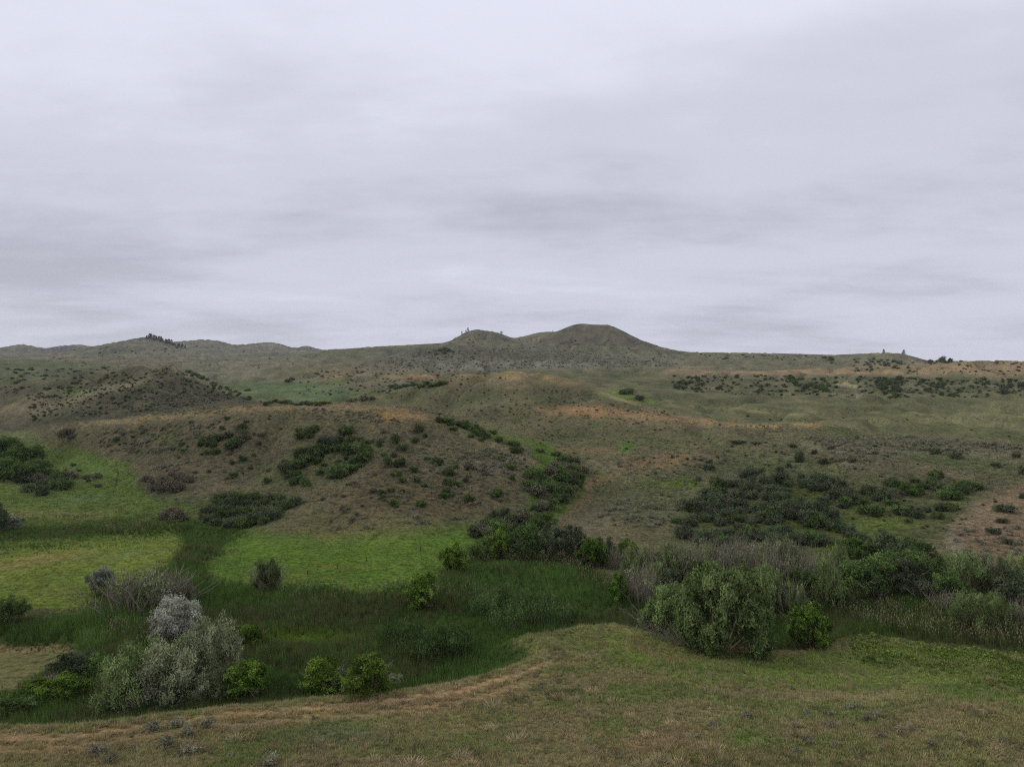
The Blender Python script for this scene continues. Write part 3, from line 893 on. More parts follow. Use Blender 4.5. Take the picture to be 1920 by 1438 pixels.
def crown(sp, lobes, n, ln, wd, r, clumps=16, cl=.28, up=.5, spread=1.0, mat=0, inner=.25, tonevar=.38):
    """leaf sprays gathered into clumps over the skin of each lobe"""
    vol = np.array([(a[3] * a[4] + a[4] * a[5] + a[3] * a[5]) for a in lobes]); vol = vol / vol.sum()
    for lo, p in zip(lobes, vol):
        c, rad = np.array(lo[:3]), np.array(lo[3:6])
        m = max(8, int(n * p))
        k = max(4, int(clumps * (1 + r.random() * .4)))
        cd = unit(r.normal(size=(k, 3)) + np.array([0, 0, .25]))
        cr = .72 + .33 * r.random(k)
        lt = .82 + .36 * r.random()
        ct = lt * (1 - tonevar + 2 * tonevar * r.random(k))
        idx = r.integers(0, k, m)
        q = cd[idx] * cr[idx][:, None] + r.normal(size=(m, 3)) * cl
        ins = r.random(m) < inner
        q[ins] = unit(r.normal(size=(ins.sum(), 3))) * (r.random((ins.sum(), 1)) ** .5) * .85
        pos = c + q * rad
        pos[:, 2] = np.maximum(pos[:, 2], 0.03)
        d = unit(q) * .6 + np.array([0, 0, up]) + r.normal(size=(m, 3)) * .55 * spread
        tone = np.stack([ct[idx] * (.82 + .36 * r.random(m)), np.clip(.5 + (ct[idx] - 1) * 1.2 + r.normal(size=m) * .2, 0, 1), r.random(m)], -1)
        leaves(sp, pos, d, ln * (.7 + .6 * r.random(m)), wd * (.7 + .6 * r.random(m)), tone, mat, r, unit(unit(q / (.3 + rad / rad.max())) + np.array([0, 0, .35]) + r.normal(size=(m, 3)) * .38))


def split_mesh(name, sp, leafm, twigm, W, H):
    """-> (crown mesh, stem mesh) normalised to width 1, height 1"""
    v, f, t, m = sp.arrays()
    v = v / np.array([W, W, H])
    res = []
    for mat, mm, nm in ((0, leafm, 'crown'), (1, twigm, 'stems')):
        sel = f[m == mat]
        if len(sel) == 0:
            res.append(None); continue
        ids, inv = np.unique(sel.ravel(), return_inverse=True)
        res.append(mesh_from(name + '_' + nm, v[ids], inv.reshape(-1, 3), [mm], None, t[ids]))
    return res


def one_mesh(name, sp, leafm, twigm, W, H):
    v, f, t, m = sp.arrays()
    return mesh_from(name, v / np.array([W, W, H]), f, [leafm, twigm], m, t)


def fan_stems(sp, lobes, r, n, r0, base=.5, extra=0, bend=.25):
    """stems from the root crown up into the lobes"""
    for k in range(n):
        lo = lobes[k % len(lobes)]
        tip = np.array(lo[:3]) + r.normal(size=3) * np.array(lo[3:6]) * .35 + np.array([0, 0, lo[5] * .35])
        tip[2] = max(tip[2], .5)
        a = r.random() * 6.28
        b = np.array([math.cos(a), math.sin(a), 0]) * base * r.random() + np.array([lo[0], lo[1], 0]) * .3
        mid = (b + tip) / 2 + np.array([(tip[0] - b[0]) * bend, (tip[1] - b[1]) * bend, -abs(tip[2]) * .06]) + r.normal(size=3) * .12
        q = (mid + tip) / 2 + r.normal(size=3) * .1
        s = .6 + .6 * r.random()
        tube(sp, [b, mid, q, tip], [r0 * s, r0 * .7 * s, r0 * .5 * s, r0 * .2 * s])


def twig_fan(sp, r, n, W, H, r0=.04, lean=.55, base=.35, mat=1):
    """leafless brush: upright grey stems with a few forks"""
    for k in range(n):
        a = r.random() * 6.28
        rad = math.sqrt(r.random())
        b = np.array([math.cos(a), math.sin(a), 0]) * rad * W * .5 * base
        out = np.array([math.cos(a + r.normal() * .5), math.sin(a + r.normal() * .5), 0]) * W * .5 * rad * lean
        h = H * (.55 + .45 * r.random()) * (1 - .25 * rad)
        p1 = b + out * .35 + np.array([0, 0, h * .45]) + r.normal(size=3) * .1
        p2 = b + out * .75 + np.array([0, 0, h * .78]) + r.normal(size=3) * .14
        p3 = b + out * 1.0 + np.array([0, 0, h]) + r.normal(size=3) * .16
        s = .6 + .7 * r.random()
        tube(sp, [b, p1, p2, p3], [r0 * s, r0 * .75 * s, r0 * .5 * s, r0 * .25 * s], mat)
        for q in range(2):
            st = p1 * (1 - .5 * q) + p2 * .5 * q
            e = st + np.array([r.normal() * .35, r.normal() * .35, h * (.25 + .2 * r.random())])
            tube(sp, [st, (st + e) / 2 + r.normal(size=3) * .06, e], [r0 * .5 * s, r0 * .38 * s, r0 * .2 * s], mat)


def proto_willow(name, seed, leafm, n=9000, W=6.0, H=5.6, plumes=11, ln=.32, wd=.11, low=.25, stems=30):
    """a fan of leafy plumes on leaning stems, the plumes kept apart so that one looks in between them"""
    r = np.random.default_rng(seed)
    sp = Soup()
    lobes = []
    for k in range(plumes):
        el = math.acos(1 - 1.04 * (k + .5) / plumes)            # 0 = straight up
        a = k * 2.4 + r.normal() * .25
        R_ = .80 + .16 * r.random()
        s = .66 * W / math.sqrt(plumes) * (.7 + .55 * r.random())
        x, y, z = math.sin(el) * math.cos(a) * R_ * W * .44, math.sin(el) * math.sin(a) * R_ * W * .44, H * (.24 + .62 * math.cos(el) * R_)
        lobes.append((x, y, max(z - s * .3, s * .7), s * .72, s * .72, s * 1.15))
    crown(sp, lobes, n, ln, wd, r, clumps=20, cl=.19, up=.9, spread=.7, inner=.12, tonevar=.34)
    fan_stems(sp, lobes, r, stems, .08, base=.6)
    return split_mesh(name, sp, leafm, M['stem'], W, H)


def proto_bush(name, seed, leafm, n=8000, W=4.2, H=4.0, nl=14, ln=.19, wd=.14, twig=None, dead=0, up=.35, clumps=13):
    r = np.random.default_rng(seed)
    sp = Soup()
    lobes = [(r.normal() * W * .05, r.normal() * W * .05, H * .5, W * .27, W * .27, H * .36)]
    for k in range(nl):
        a = k * 2.4 + r.normal() * .35
        t = (k + .5) / nl
        z = H * (.80 - .58 * t) * (.9 + .2 * r.random())
        rad = W * (.14 + .24 * math.sin(min(1, t * 1.15) * math.pi * .72)) * (.7 + .6 * r.random())
        s = W * (.09 + .10 * r.random())
        lobes.append((math.cos(a) * rad, math.sin(a) * rad, max(z, s * .7), s, s, s * (.8 + .3 * r.random())))
    crown(sp, lobes, n, ln, wd, r, clumps=clumps, cl=.2, up=up, inner=.12, tonevar=.45)
    fan_stems(sp, lobes, r, 16, .06, base=.3)
    for k in range(dead):
        a = r.random() * 6.28
        b = np.array([math.cos(a), math.sin(a), 0]) * W * .22 + np.array([0, 0, H * (.1 + .4 * r.random())])
        e = b + np.array([math.cos(a), math.sin(a), 0]) * W * .28 * (.5 + r.random()) + np.array([0, 0, H * .4 * r.random()]) + r.normal(size=3) * .2
        m_ = (b + e) / 2 + r.normal(size=3) * .12
        tube(sp, [b, m_, e], [.05, .035, .012])
        for q in range(2):
            e2 = m_ + (e - m_) * .6 + r.normal(size=3) * .35
            tube(sp, [m_, e2], [.03, .01])
    return split_mesh(name, sp, leafm, twig or M['stem'], W, H)


def proto_bare(name, seed, W=6.0, H=4.6, n=120, lean=.9, r0=.035, leafm=None, nleaf=500):
    r = np.random.default_rng(seed)
    sp = Soup()
    twig_fan(sp, r, n, W, H, r0, lean, .5)
    if nleaf:
        lobes = [(r.normal() * W * .16, r.normal() * W * .16, H * (.3 + .25 * r.random()), W * .16, W * .16, H * .16) for _ in range(5)]
        crown(sp, lobes, nleaf, .3, .09, r, clumps=7, cl=.3, up=.9)
    return split_mesh(name, sp, leafm or M['willow_grey'], M['twig'], W, H)


def proto_shrub(name, seed, leafm, n=1300, W=2.2, H=1.5, nl=9, ln=.16, wd=.11, flat=1.0, dead=8):
    r = np.random.default_rng(seed)
    sp = Soup()
    lobes = []
    for k in range(nl):
        a = r.random() * 6.28
        rad = W * .5 * .62 * math.sqrt(r.random())
        s = W * (.12 + .12 * r.random())
        lobes.append((math.cos(a) * rad, math.sin(a) * rad, H * (.22 + .42 * r.random()) * (1 - .4 * rad / W), s, s, H * .34))
    crown(sp, lobes, n, ln, wd, r, clumps=8, cl=.26, up=.45, inner=.2, tonevar=.42)
    twig_fan(sp, r, dead, W * .9, H * 1.0, .03, .9, .5)
    return one_mesh(name, sp, leafm, M['twig'], W, H)


def proto_tuft(name, seed, leafm, n, W, H, wd, lean=.5, tonev=.3, top=None):
    """a grass or reed clump: blades fanning from the root"""
    r = np.random.default_rng(seed)
    sp = Soup()
    a = r.random(n) * 6.28
    b = np.stack([np.cos(a), np.sin(a), 0 * a], -1) * (W * .5 * np.sqrt(r.random(n)) * .7)[:, None]
    d = np.stack([np.cos(a) * lean * r.random(n) + r.normal(size=n) * .12, np.sin(a) * lean * r.random(n) + r.normal(size=n) * .12, np.ones(n)], -1)
    h = H * (.55 + .45 * r.random(n))
    tone = np.stack([1 - tonev + 2 * tonev * r.random(n), r.random(n), r.random(n)], -1)
    leaves(sp, b, d, h, wd, tone, 0, r)
    if top:
        k = r.integers(0, n, top)
        p = b[k] + unit(d[k]) * (h[k] * .92)[:, None]
        leaves(sp, p, np.tile([0, 0, 1.], (top, 1)), .2, .085, np.stack([.8 + .4 * r.random(top), r.random(top), r.random(top)], -1), 1, r)
        leaves(sp, p + [0, 0, .2], np.tile([0, 0, -1.], (top, 1)), .2, .085, np.stack([.8 + .4 * r.random(top), r.random(top), r.random(top)], -1), 1, r)
    return one_mesh(name, sp, leafm, M['fluff'], 1, 1)


def proto_pine(name, seed, H=12.0, W=5.0):
    r = np.random.default_rng(seed)
    sp = Soup()
    tube(sp, [(0, 0, 0), (.05, 0, H * .5), (0, .05, H * .97)], [.24, .15, .03], 1, 5)
    for k in range(15):
        t = (k + r.random() * .6) / 15
        z = H * (.16 + .80 * t)
        rad = W * .5 * (1 - t) ** .75 * (.55 + .55 * r.random()) + .25
        for q in range(4):
            a = r.random() * 6.28
            e = np.array([math.cos(a) * rad, math.sin(a) * rad, z + rad * .12])
            tube(sp, [(0, 0, z - .1), e], [.06, .02], 1)
            m = 16
            s = r.random(m)[:, None] * .75 + .3
            pos = np.array([0, 0, z]) * (1 - s) + e * s + r.normal(size=(m, 3)) * [.22, .22, .16]
            leaves(sp, pos, (e - [0, 0, z]) * .3 + r.normal(size=(m, 3)) * .5 + [0, 0, .5], .7, .42, np.stack([.7 + .6 * r.random(m), r.random(m), r.random(m)], -1), 0, r)
    return split_mesh(name, sp, M['pine'], M['stem'], W, H)


PROTO = {
    'willow': [proto_willow('willow', 100 + k, M['willow'], 6500, plumes=7 + 2 * k) for k in range(3)],
    'willow_big': [proto_willow('big_willow', 120, M['willow'], 38000, 11.0, 9.0, 26, .32, .14, .3, 34), proto_willow('big_willow', 121, M['willow'], 17000, 8.0, 7.0, 16, .32, .13, .3, 40)],
    'willow_grey': [proto_willow('grey_willow', 130 + k, M['willow_grey'], 7500, plumes=9 + k) for k in range(3)],
    'silver': [proto_bush('silver_olive', 140, M['silver'], 10000, 5.0, 5.0, 22, .20, .11, None, 4, .6, 10)],
    'olive_grey': [proto_bush('grey_olive', 150, M['olive_grey'], 6500, 4.0, 4.2, 14, .20, .11, None, 2, .5)],
    'bush': [proto_bush('green_bush', 160 + k, M['green'], 8000, dead=8 + 6 * k) for k in range(3)],
    'bush_dead': [proto_bush('green_bush', 170 + k, M['green'], 6800, dead=34, twig=M['twig']) for k in range(2)],
    'lime': [proto_bush('bright_bush', 180, M['lime'], 6500, 3.6, 5.0, 13)],
    'dark': [proto_bush('dark_bush', 190 + k, M['dark'], 6500, 5.0, 4.0, 14, dead=3 + 4 * k, twig=M['twig']) for k in range(3)],
    'dusky': [proto_bush('dusky_bush', 200 + k, M['darkblue'], 6500, 5.0, 4.0, 14, dead=10, twig=M['twig']) for k in range(2)],
    'bare': [proto_bare('bare_willow', 210 + k, n=46 + 10 * k, r0=.052) for k in range(3)],
    'bare_low': [proto_bare('low_brush', 220, 6, 3, 90, 1.5, .045, nleaf=150)],
    'pine': [proto_pine('pine', 230 + k, 12, 5.0 + .6 * k) for k in range(3)],
}
SHRUB = [proto_shrub('shrub', 300 + k, M['dark'] if k % 3 else M['darkblue']) for k in range(5)] + [proto_shrub('dusky_shrub', 310 + k, M['brownish'], dead=26) for k in range(2)] + [proto_shrub('grey_shrub', 314, M['darkblue'], dead=14)]
SHRUB_KIND = ['dark green', 'dark green', 'dark green', 'dark green', 'dark green', 'dusky twiggy', 'dusky twiggy', 'grey-green']
SAGE = [proto_shrub('sagebrush', 320 + k, M['sage'], 260, 1.1, .7, 5, .15, .09, dead=6) for k in range(3)]
STRAW = [proto_tuft('bunchgrass', 330 + k, M['straw'], 90, .9, .75, .05, 1.1) for k in range(2)]


def hits(px, py, ymin=38.0):
    """vectorised hit()"""
    px = np.asarray(px, float); py = np.asarray(py, float)
    j = np.clip(np.searchsorted(COLS, px), 0, len(COLS) - 1)
    out = np.zeros(len(px))
    for c in np.unique(j):
        s = j == c
        run = np.minimum.accumulate(np.where(ROWS < ymin, 1e9, PY[:, c]))
        k = np.clip(np.searchsorted(-run, -py[s]), 1, NROW - 1)
        a, b = run[k - 1], run[k]
        a = np.where(a > 1e8, b, a)
        f = np.clip((a - py[s]) / (a - b + 1e-9), 0, 1)
        out[s] = ROWS[k - 1] * (1 - f) + ROWS[k] * f
    return out


NAMES = {'willow': 'willow', 'willow_big': 'willow', 'willow_grey': 'willow', 'silver': 'olive_tree', 'olive_grey': 'olive_tree', 'bush': 'bush', 'bush_dead': 'bush', 'lime': 'bush', 'dark': 'bush', 'dusky': 'bush', 'bare': 'bare_willow',
         'bare_low': 'bare_willow', 'pine': 'pine_tree'}
CATS = {'willow': 'willow', 'olive_tree': 'tree', 'bush': 'bush', 'bare_willow': 'willow', 'pine_tree': 'tree', 'willow_patch': 'shrubs'}
_turn = {}
PLANTS = []


def plant(kind, x, yb, w, h, label, group=None, Y=None, ymin=60.0, sink=.06, var=None):
    """a thing: root Empty on the ground with its crown and stems; w, h in photo pixels"""
    if Y is None:
        Y = hit(x, yb, ymin)
    k = _turn[kind] = _turn.get(kind, -1) + 1
    cm, sm = PROTO[kind][k % len(PROTO[kind]) if var is None else var]
    X, _, z = world(x, Y)
    W, H = w * Y / FP, h * Y / FP
    root = bpy.data.objects.new(NAMES[kind], None)
    COL.objects.link(root)
    root.empty_display_size = .5
    root.location = (X, Y, z - sink * H * .3)
    root.rotation_euler = (0, 0, random.uniform(-3.1, 3.1))
    root.scale = (W, W, H)
    stem = 'trunk' if NAMES[kind] in ('olive_tree', 'pine_tree') else 'stems'
    if cm:
        put('crown' if kind not in ('bare', 'bare_low') else 'leaves', cm, root)
    if sm:
        put(stem, sm, root)
    tag(root, label, CATS[NAMES[kind]], group)
    PLANTS.append((x, yb, Y, W))
    return root


ORD = ['first', 'second', 'third', 'fourth', 'fifth', 'sixth', 'seventh', 'eighth', 'ninth', 'tenth', 'eleventh', 'twelfth', 'thirteenth', 'fourteenth', 'fifteenth', 'sixteenth', 'seventeenth', 'eighteenth', 'nineteenth', 'twentieth',
       'twenty-first', 'twenty-second', 'twenty-third', 'twenty-fourth', 'twenty-fifth', 'twenty-sixth', 'twenty-seventh', 'twenty-eighth', 'twenty-ninth', 'thirtieth']

G1 = 'trees and bushes of the lower marsh corner'
plant('silver', 327, 1206, 96, 98, 'silvery white-leaved olive tree rising behind the large grey-green willow clump', G1)
plant('olive_grey', 190, 1113, 50, 54, 'small grey-leaved olive tree at the edge of the open meadow', G1)
plant('bare', 255, 1154, 172, 108, 'wide thicket of bare grey willow stems next to the small grey olive', G1)
plant('bare', 312, 1144, 110, 98, 'bare grey willow brush between two leafing willows behind the silver tree', G1)
plant('willow', 284, 1146, 62, 66, 'olive-green willow leafing out in the middle of the bare grey thicket', G1)
plant('willow_grey', 346, 1134, 40, 52, 'narrow yellowish willow at the far end of the bare grey thicket', G1)
plant('bare_low', 225, 1156, 70, 30, 'low sprawling dead branches at the foot of the bare grey thicket', G1)
plant('willow', 214, 1336, 96, 106, 'pale green willow on the outer flank of the willow clump by the path', G1)
plant('willow', 258, 1310, 130, 118, 'tall green willow at the back of the willow clump', G1)
plant('willow_grey', 326, 1316, 134, 120, 'broad grey-green willow in the centre of the willow clump', G1)
plant('willow_grey', 400, 1290, 108, 136, 'tall greyish willow with pale tips, highest of the willow clump', G1)
plant('willow_grey', 318, 1332, 62, 52, 'low silvery willow at the front of the willow clump on the bank', G1)
plant('willow_grey', 385, 1325, 72, 64, 'rounded silvery-tipped willow low on the inner side of the willow clump', G1)
plant('bare', 300, 1325, 120, 70, 'tangle of bare grey stems inside the foot of the willow clump', G1)
plant('bare_low', 205, 1347, 110, 34, 'dead grey brush lying on the bank below the pale green willow', G1)
plant('bush', 466, 1217, 58, 50, 'single round green bush standing in reeds beyond the willow clump', G1)
plant('bush', 455, 1312, 82, 78, 'leafy green bush tucked beside the willow clump at the path edge', G1)
plant('bush_dead', 602, 1306, 86, 74, 'yellow-green bush with dead twigs, first of the pair by the path', G1)
plant('bush_dead', 690, 1303, 92, 82, 'taller yellow-green bush with grey dead branches, second of the pair by the path', G1)
plant('bare', 640, 1304, 26, 66, 'bare grey stems standing between the pair of yellow-green bushes', G1)
plant('willow_grey', 741, 1290, 34, 28, 'tiny pale bush on the marsh bank beside the yellow-green pair', G1)
plant('dark', 500, 1107, 52, 62, 'upright dark bush with dead twigs on the edge of the middle meadow', G1)
plant('bare', 502, 1105, 78, 72, 'bare grey twigs spreading out of the upright dark bush', G1)
plant('bush_dead', 790, 1140, 66, 68, 'round-headed green bush with bare foot alone in the dark reeds', G1)
plant('bush', 850, 1071, 54, 54, 'round bright bush where the middle meadow meets the creek thicket', G1)
plant('dark', 14, 1172, 62, 56, 'dark bush cut by the frame at the edge of the open meadow', G1)
plant('dark', 30, 1345, 80, 46, 'dark green bush cut by the frame in the bottom marsh corner', G1)
plant('bush', 120, 1318, 76, 60, 'mid-green leafy bush in the bottom marsh corner beside the dead brush', G1)
plant('bush', 62, 1312, 58, 40, 'small green bush between darker bushes in the bottom marsh corner', G1)
plant('dusky', 140, 1268, 84, 52, 'dusky bush behind the leafy ones on the little grassy rise', G1)
plant('dark', 185, 1275, 60, 50, 'dark green bush against the back of the willow clump', G1)
plant('bare', 90, 1298, 70, 44, 'small bare grey bush among the green ones in the marsh corner', G1)
plant('olive_grey', 22, 992, 40, 28, 'small grey bush at the mouth of the green side valley', G1)
plant('dusky', -4, 1000, 44, 60, 'dark bush cut by the frame beside the small grey bush', G1)

G2 = 'bushes of the creek thicket'
for (k, x, yb, w, h, lb) in (
        ('dark', 905, 1052, 52, 46, 'small dark bush at the near end of the creek thicket beside the round bright bush'),
        ('bush', 935, 1048, 62, 58, 'green leafy bush near the end of the creek thicket'),
        ('dark', 982, 1050, 82, 74, 'largest dark green bush of the creek thicket over the reeds'),
        ('dark', 948, 1022, 70, 48, 'dark bush in the second row of the creek thicket behind the leafy one'),
        ('dusky', 1034, 1046, 64, 64, 'dusky bush in the middle of the creek thicket'),
        ('dusky', 1072, 1044, 66, 62, 'grey-green rounded bush right of the dusky one in the creek thicket'),
        ('bare', 925, 1008, 70, 36, 'grey bare brush at the top edge of the creek thicket'),
        ('dusky', 990, 1008, 50, 36, 'small dusky bush up the gully mouth above the creek thicket'),
        ('dark', 1020, 992, 56, 36, 'dark bush stepping up into the gully'),
        ('bush', 1108, 1064, 50, 62, 'bright green bush standing forward at the far end of the creek thicket'),
        ('dusky', 1132, 1060, 50, 56, 'dark bush between the bright green one and the bare brush'),
        ('bare', 1155, 1066, 64, 58, 'curved bare grey brush next to the bright green bush'),
        ('bush', 1178, 1050, 40, 42, 'small green bush at the head of the long grey willow band'),
        ('lime', 1161, 1133, 42, 68, 'vivid light green bush alone at the edge of the reeds')):
    plant(k, x, yb, w, h, lb, G2)

G3 = 'willows along the creek'
plant('willow_big', 1346, 1213, 214, 170, 'very large spreading willow, biggest of all, on the bank', G3, var=0)
plant('willow_big', 1262, 1190, 118, 98, 'broad green willow leaning out beside the biggest willow', G3, var=1)
plant('willow_grey', 1340, 1160, 90, 92, 'pale grey-green willow topping the back of the biggest willow', G3)
plant('bare_low', 1245, 1196, 100, 60, 'sprawling dead grey branches under the leaning willow', G3)
plant('bare_low', 1290, 1206, 80, 40, 'short dead branches on the bank at the foot of the biggest willow', G3)
plant('bush', 1518, 1216, 84, 90, 'solitary dense yellow-green bush right of the biggest willow', G3)
BAND = [('bare', 1206, 1136, 84, 96), ('bare', 1228, 1086, 74, 76), ('willow', 1192, 1090, 52, 62), ('willow', 1252, 1088, 58, 68), ('bare', 1290, 1094, 92, 88), ('willow', 1284, 1084, 46, 58), ('willow', 1326, 1084, 44, 58),
        ('bare', 1352, 1088, 92, 86), ('bare', 1402, 1098, 100, 92), ('willow_grey', 1372, 1080, 44, 50), ('willow', 1436, 1142, 58, 82), ('bare', 1452, 1112, 92, 98), ('willow_grey', 1462, 1094, 76, 80), ('bare', 1492, 1088, 82, 82),
        ('willow', 1488, 1152, 48, 56), ('bare', 1528, 1112, 84, 92), ('willow', 1546, 1142, 62, 94), ('willow', 1572, 1092, 54, 70), ('bare', 1478, 1150, 70, 76), ('dark', 1420, 1130, 80, 60), ('dark', 1505, 1128, 80, 60), ('dark', 1390, 1118, 80, 50),
        ('dusky', 1245, 1110, 70, 50), ('dark', 1312, 1100, 70, 50), ('willow', 1230, 1112, 46, 56), ('bare', 1258, 1060, 70, 55), ('bare', 1320, 1058, 80, 55), ('bare', 1385, 1055, 80, 55), ('bare', 1440, 1060, 70, 55)]
_desc = {'bare': 'bare grey-stemmed willow', 'willow': 'green plumed willow', 'willow_grey': 'greyish leafy willow', 'dark': 'dark undergrowth bush', 'dusky': 'dusky undergrowth bush'}
for kind in ('bare', 'willow', 'willow_grey', 'dark', 'dusky'):
    L_ = sorted([b for b in BAND if b[0] == kind], key=lambda b: b[1])
    for i, b in enumerate(L_):
        b = (b[0], b[1], b[2], b[3], b[4] * (1.10 if kind == 'bare' else 1.14))
        plant(*b, f'{_desc[kind]} in the grey band behind the biggest willow, {ORD[i]} from the reed side', G3)
RIGHT = [('dark', 1600, 1122, 92, 78), ('dark', 1642, 1118, 92, 82), ('dusky', 1692, 1114, 82, 78), ('dark', 1736, 1108, 80, 74), ('dark', 1612, 1060, 84, 52), ('dusky', 1662, 1056, 92, 60), ('dark', 1712, 1054, 72, 50), ('bush', 1655, 1085, 60, 40),
         ('bush', 1598, 1050, 66, 46), ('dark', 1776, 1122, 76, 62), ('dusky', 1900, 1135, 76, 72), ('dark', 1585, 1145, 60, 54), ('dark', 1690, 1080, 90, 56)]
for kind in ('dark', 'dusky', 'bush'):
    L_ = sorted([b for b in RIGHT if b[0] == kind], key=lambda b: b[1])
    for i, b in enumerate(L_):
        plant(*b, f'{ {"dark": "dark green", "dusky": "dusky grey-green", "bush": "lighter green"}[kind]} bush in the dense thicket past the solitary bush, {ORD[i]} from its near end', G3)
for (k, x, yb, w, h, lb) in (
        ('bare', 1742, 1126, 86, 52, 'bare grey brush spilling out of the dense thicket over the seed-headed reeds'),
        ('bare', 1780, 1150, 80, 56, 'bare grey brush hanging over the seed-headed reeds beside the twin willows'),
        ('willow', 1806, 1108, 84, 80, 'tall light willow behind the twin willows near the frame edge'),
        ('bare', 1842, 1096, 74, 74, 'upright bare grey willow between tall willows near the frame edge'),
        ('willow_grey', 1862, 1108, 60, 78, 'tall greyish willow behind the twin willows'),
        ('willow', 1822, 1188, 78, 86, 'rounded green willow, nearer of the twin willows in the reeds'),
        ('willow', 1866, 1176, 60, 72, 'narrower green willow, farther of the twin willows in the reeds'),
        ('bare', 1912, 1178, 64, 66, 'bare branches at the frame edge beside the twin willows'),
        ('willow', 1912, 1090, 50, 56, 'willow cut by the frame on the creek bank')):
    plant(k, x, yb, w, h, lb, G3)


# low sandbar-willow patches standing in the reeds
def willow_patch(poly, n, h, label, seed, ymin=60):
    r = np.random.default_rng(seed)
    P = np.array(poly)
    pts = []
    while len(pts) < n:
        q = P.min(0) + r.random(2) * (P.max(0) - P.min(0))
        if poly_sd(poly, q[:1], q[1:])[0] > 0:
            pts.append(q)
    pts = np.array(pts)
    Ys = hits(pts[:, 0], pts[:, 1], ymin)
    X = (pts[:, 0] - CX) / FP * Ys
    c = np.array([X.mean(), Ys.mean()])
    z0 = float(zat(np.array([pts[:, 0].mean()]), np.array([c[1]]))[0])
    sp = Soup()
    lobes = [(x - c[0], y - c[1], h * (.5 + .25 * r.random()), .8 + .4 * r.random(), .8 + .4 * r.random(), h * .45) for x, y in zip(X, Ys)]
    crown(sp, lobes, n * 170, .34, .10, r, clumps=9, cl=.3, up=1.3, spread=.7)
    for lo in lobes:
        for _ in range(3):
            b = np.array([lo[0] + r.normal() * .3, lo[1] + r.normal() * .3, 0])
            tube(sp, [b, b + [r.normal() * .15, r.normal() * .15, lo[2] * 1.2]], [.03, .012])
    cm, sm = split_mesh('willow_patch', sp, M['patch'], M['stem'], 1, 1)
    root = bpy.data.objects.new('willow_patch', None)
    COL.objects.link(root)
    root.location = (c[0], c[1], z0)
    put('crown', cm, root); put('stems', sm, root)['kind'] = 'stuff'
    tag(root, label, 'shrubs', 'low willow patches in the reeds')


willow_patch([(875, 1130), (920, 1122), (990, 1135), (1060, 1155), (1085, 1172), (1020, 1190), (940, 1196), (900, 1170)], 60, 2.7, 'low feathery willow patch in the reeds next to the bench point', 501)
willow_patch([(715, 1210), (780, 1200), (840, 1212), (890, 1228), (860, 1246), (790, 1252), (730, 1238)], 46, 2.5, 'low feathery willow patch in the dark reeds facing the yellow-green bushes', 502)

# ------------------------------------------------------------------ shrubs of the slopes: placed by stands, the 300 that show largest as objects, the rest as one mass
SHR = []      # (px, py, w_px, h_px, kind index, region)


def stand(poly, n, w0, w1, region, kinds=(0, 1, 2, 3, 4), ratio=.54):
    P = np.array(poly, float)
    out = 0
    tries = 0
    while out < n and tries < n * 60:
        tries += 1
        q = P.min(0) + rng.random(2) * (P.max(0) - P.min(0))
        if poly_sd(poly, q[:1], q[1:])[0] > 0:
            w = w0 + (w1 - w0) * rng.random() ** 1.6
            SHR.append((q[0], q[1], w, w * ratio * (.8 + .4 * rng.random()), int(rng.choice(kinds)), region))
            out += 1


def singles(lst, region, kinds=(1, 2, 4)):
    for (x, y, w, h) in lst:
        SHR.append((x, y, w, h, int(rng.choice(kinds)), region))


stand([(1265, 1030), (1270, 960), (1340, 915), (1420, 890), (1560, 895), (1590, 930), (1610, 975), (1610, 1030)], 190, 20, 52, 'in the dense hillside thicket', (0, 0, 3, 7, 7, 1))
stand([(1640, 900), (1760, 895), (1850, 915), (1800, 945), (1740, 985), (1640, 975), (1600, 950)], 60, 20, 44, 'in the thicket beside the brown slope', (1, 2, 4, 3))
stand([(370, 960), (430, 935), (520, 932), (562, 950), (520, 978), (440, 992), (385, 985)], 70, 22, 46, 'in the thicket at the knoll foot', (1, 3, 0, 4))
stand([(262, 905), (330, 893), (362, 905), (340, 928), (280, 922)], 11, 30, 42, 'in the small low knoll thicket', (5, 6, 5))
stand([(285, 962), (345, 958), (340, 974), (290, 974)], 4, 34, 44, 'beside the thicket at the knoll foot', (5, 6))
GR = [(4, 868, 70, 52), (28, 880, 56, 44), (52, 872, 50, 36), (66, 858, 40, 24), (10, 898, 66, 46), (40, 902, 56, 40), (68, 892, 46, 36), (14, 842, 40, 26), (-20, 890, 60, 50)]
for i, (x, y, w, h) in enumerate(sorted(GR)):
    plant('dark', x, y, w, h, f'dark leafy tree in the frame-edge grove by the green valley, {ORD[i]} from left', 'trees of the dark grove')
stand([(30, 930), (60, 895), (120, 895), (132, 918), (80, 930)], 13, 34, 50, 'below the dark grove', (5, 3, 1))
stand([(90, 822), (138, 805), (138, 826), (100, 834)], 4, 22, 32, 'on the slope above the dark grove', (5, 1))
stand([(990, 900), (1030, 885), (1060, 865), (1090, 875), (1096, 910), (1060, 945), (1010, 960), (985, 935)], 40, 26, 50, 'in the leafy bend of the gully', (1, 4, 5, 3))
stand([(890, 985), (960, 960), (1020, 960), (1020, 985), (950, 1005), (890, 1005)], 22, 24, 44, 'at the gully mouth', (5, 1, 3))
stand([(520, 890), (560, 850), (640, 805), (690, 815), (690, 870), (640, 900), (560, 915)], 85, 14, 46, 'in the knoll shrubby hollow', (1, 2, 4, 0))
stand([(345, 850), (400, 815), (470, 800), (460, 840), (380, 862)], 18, 18, 36, 'in the high knoll patch', (5, 1, 3))
stand([(540, 812), (600, 795), (620, 812), (560, 828)], 8, 18, 30, 'under the knoll crest', (1, 4))
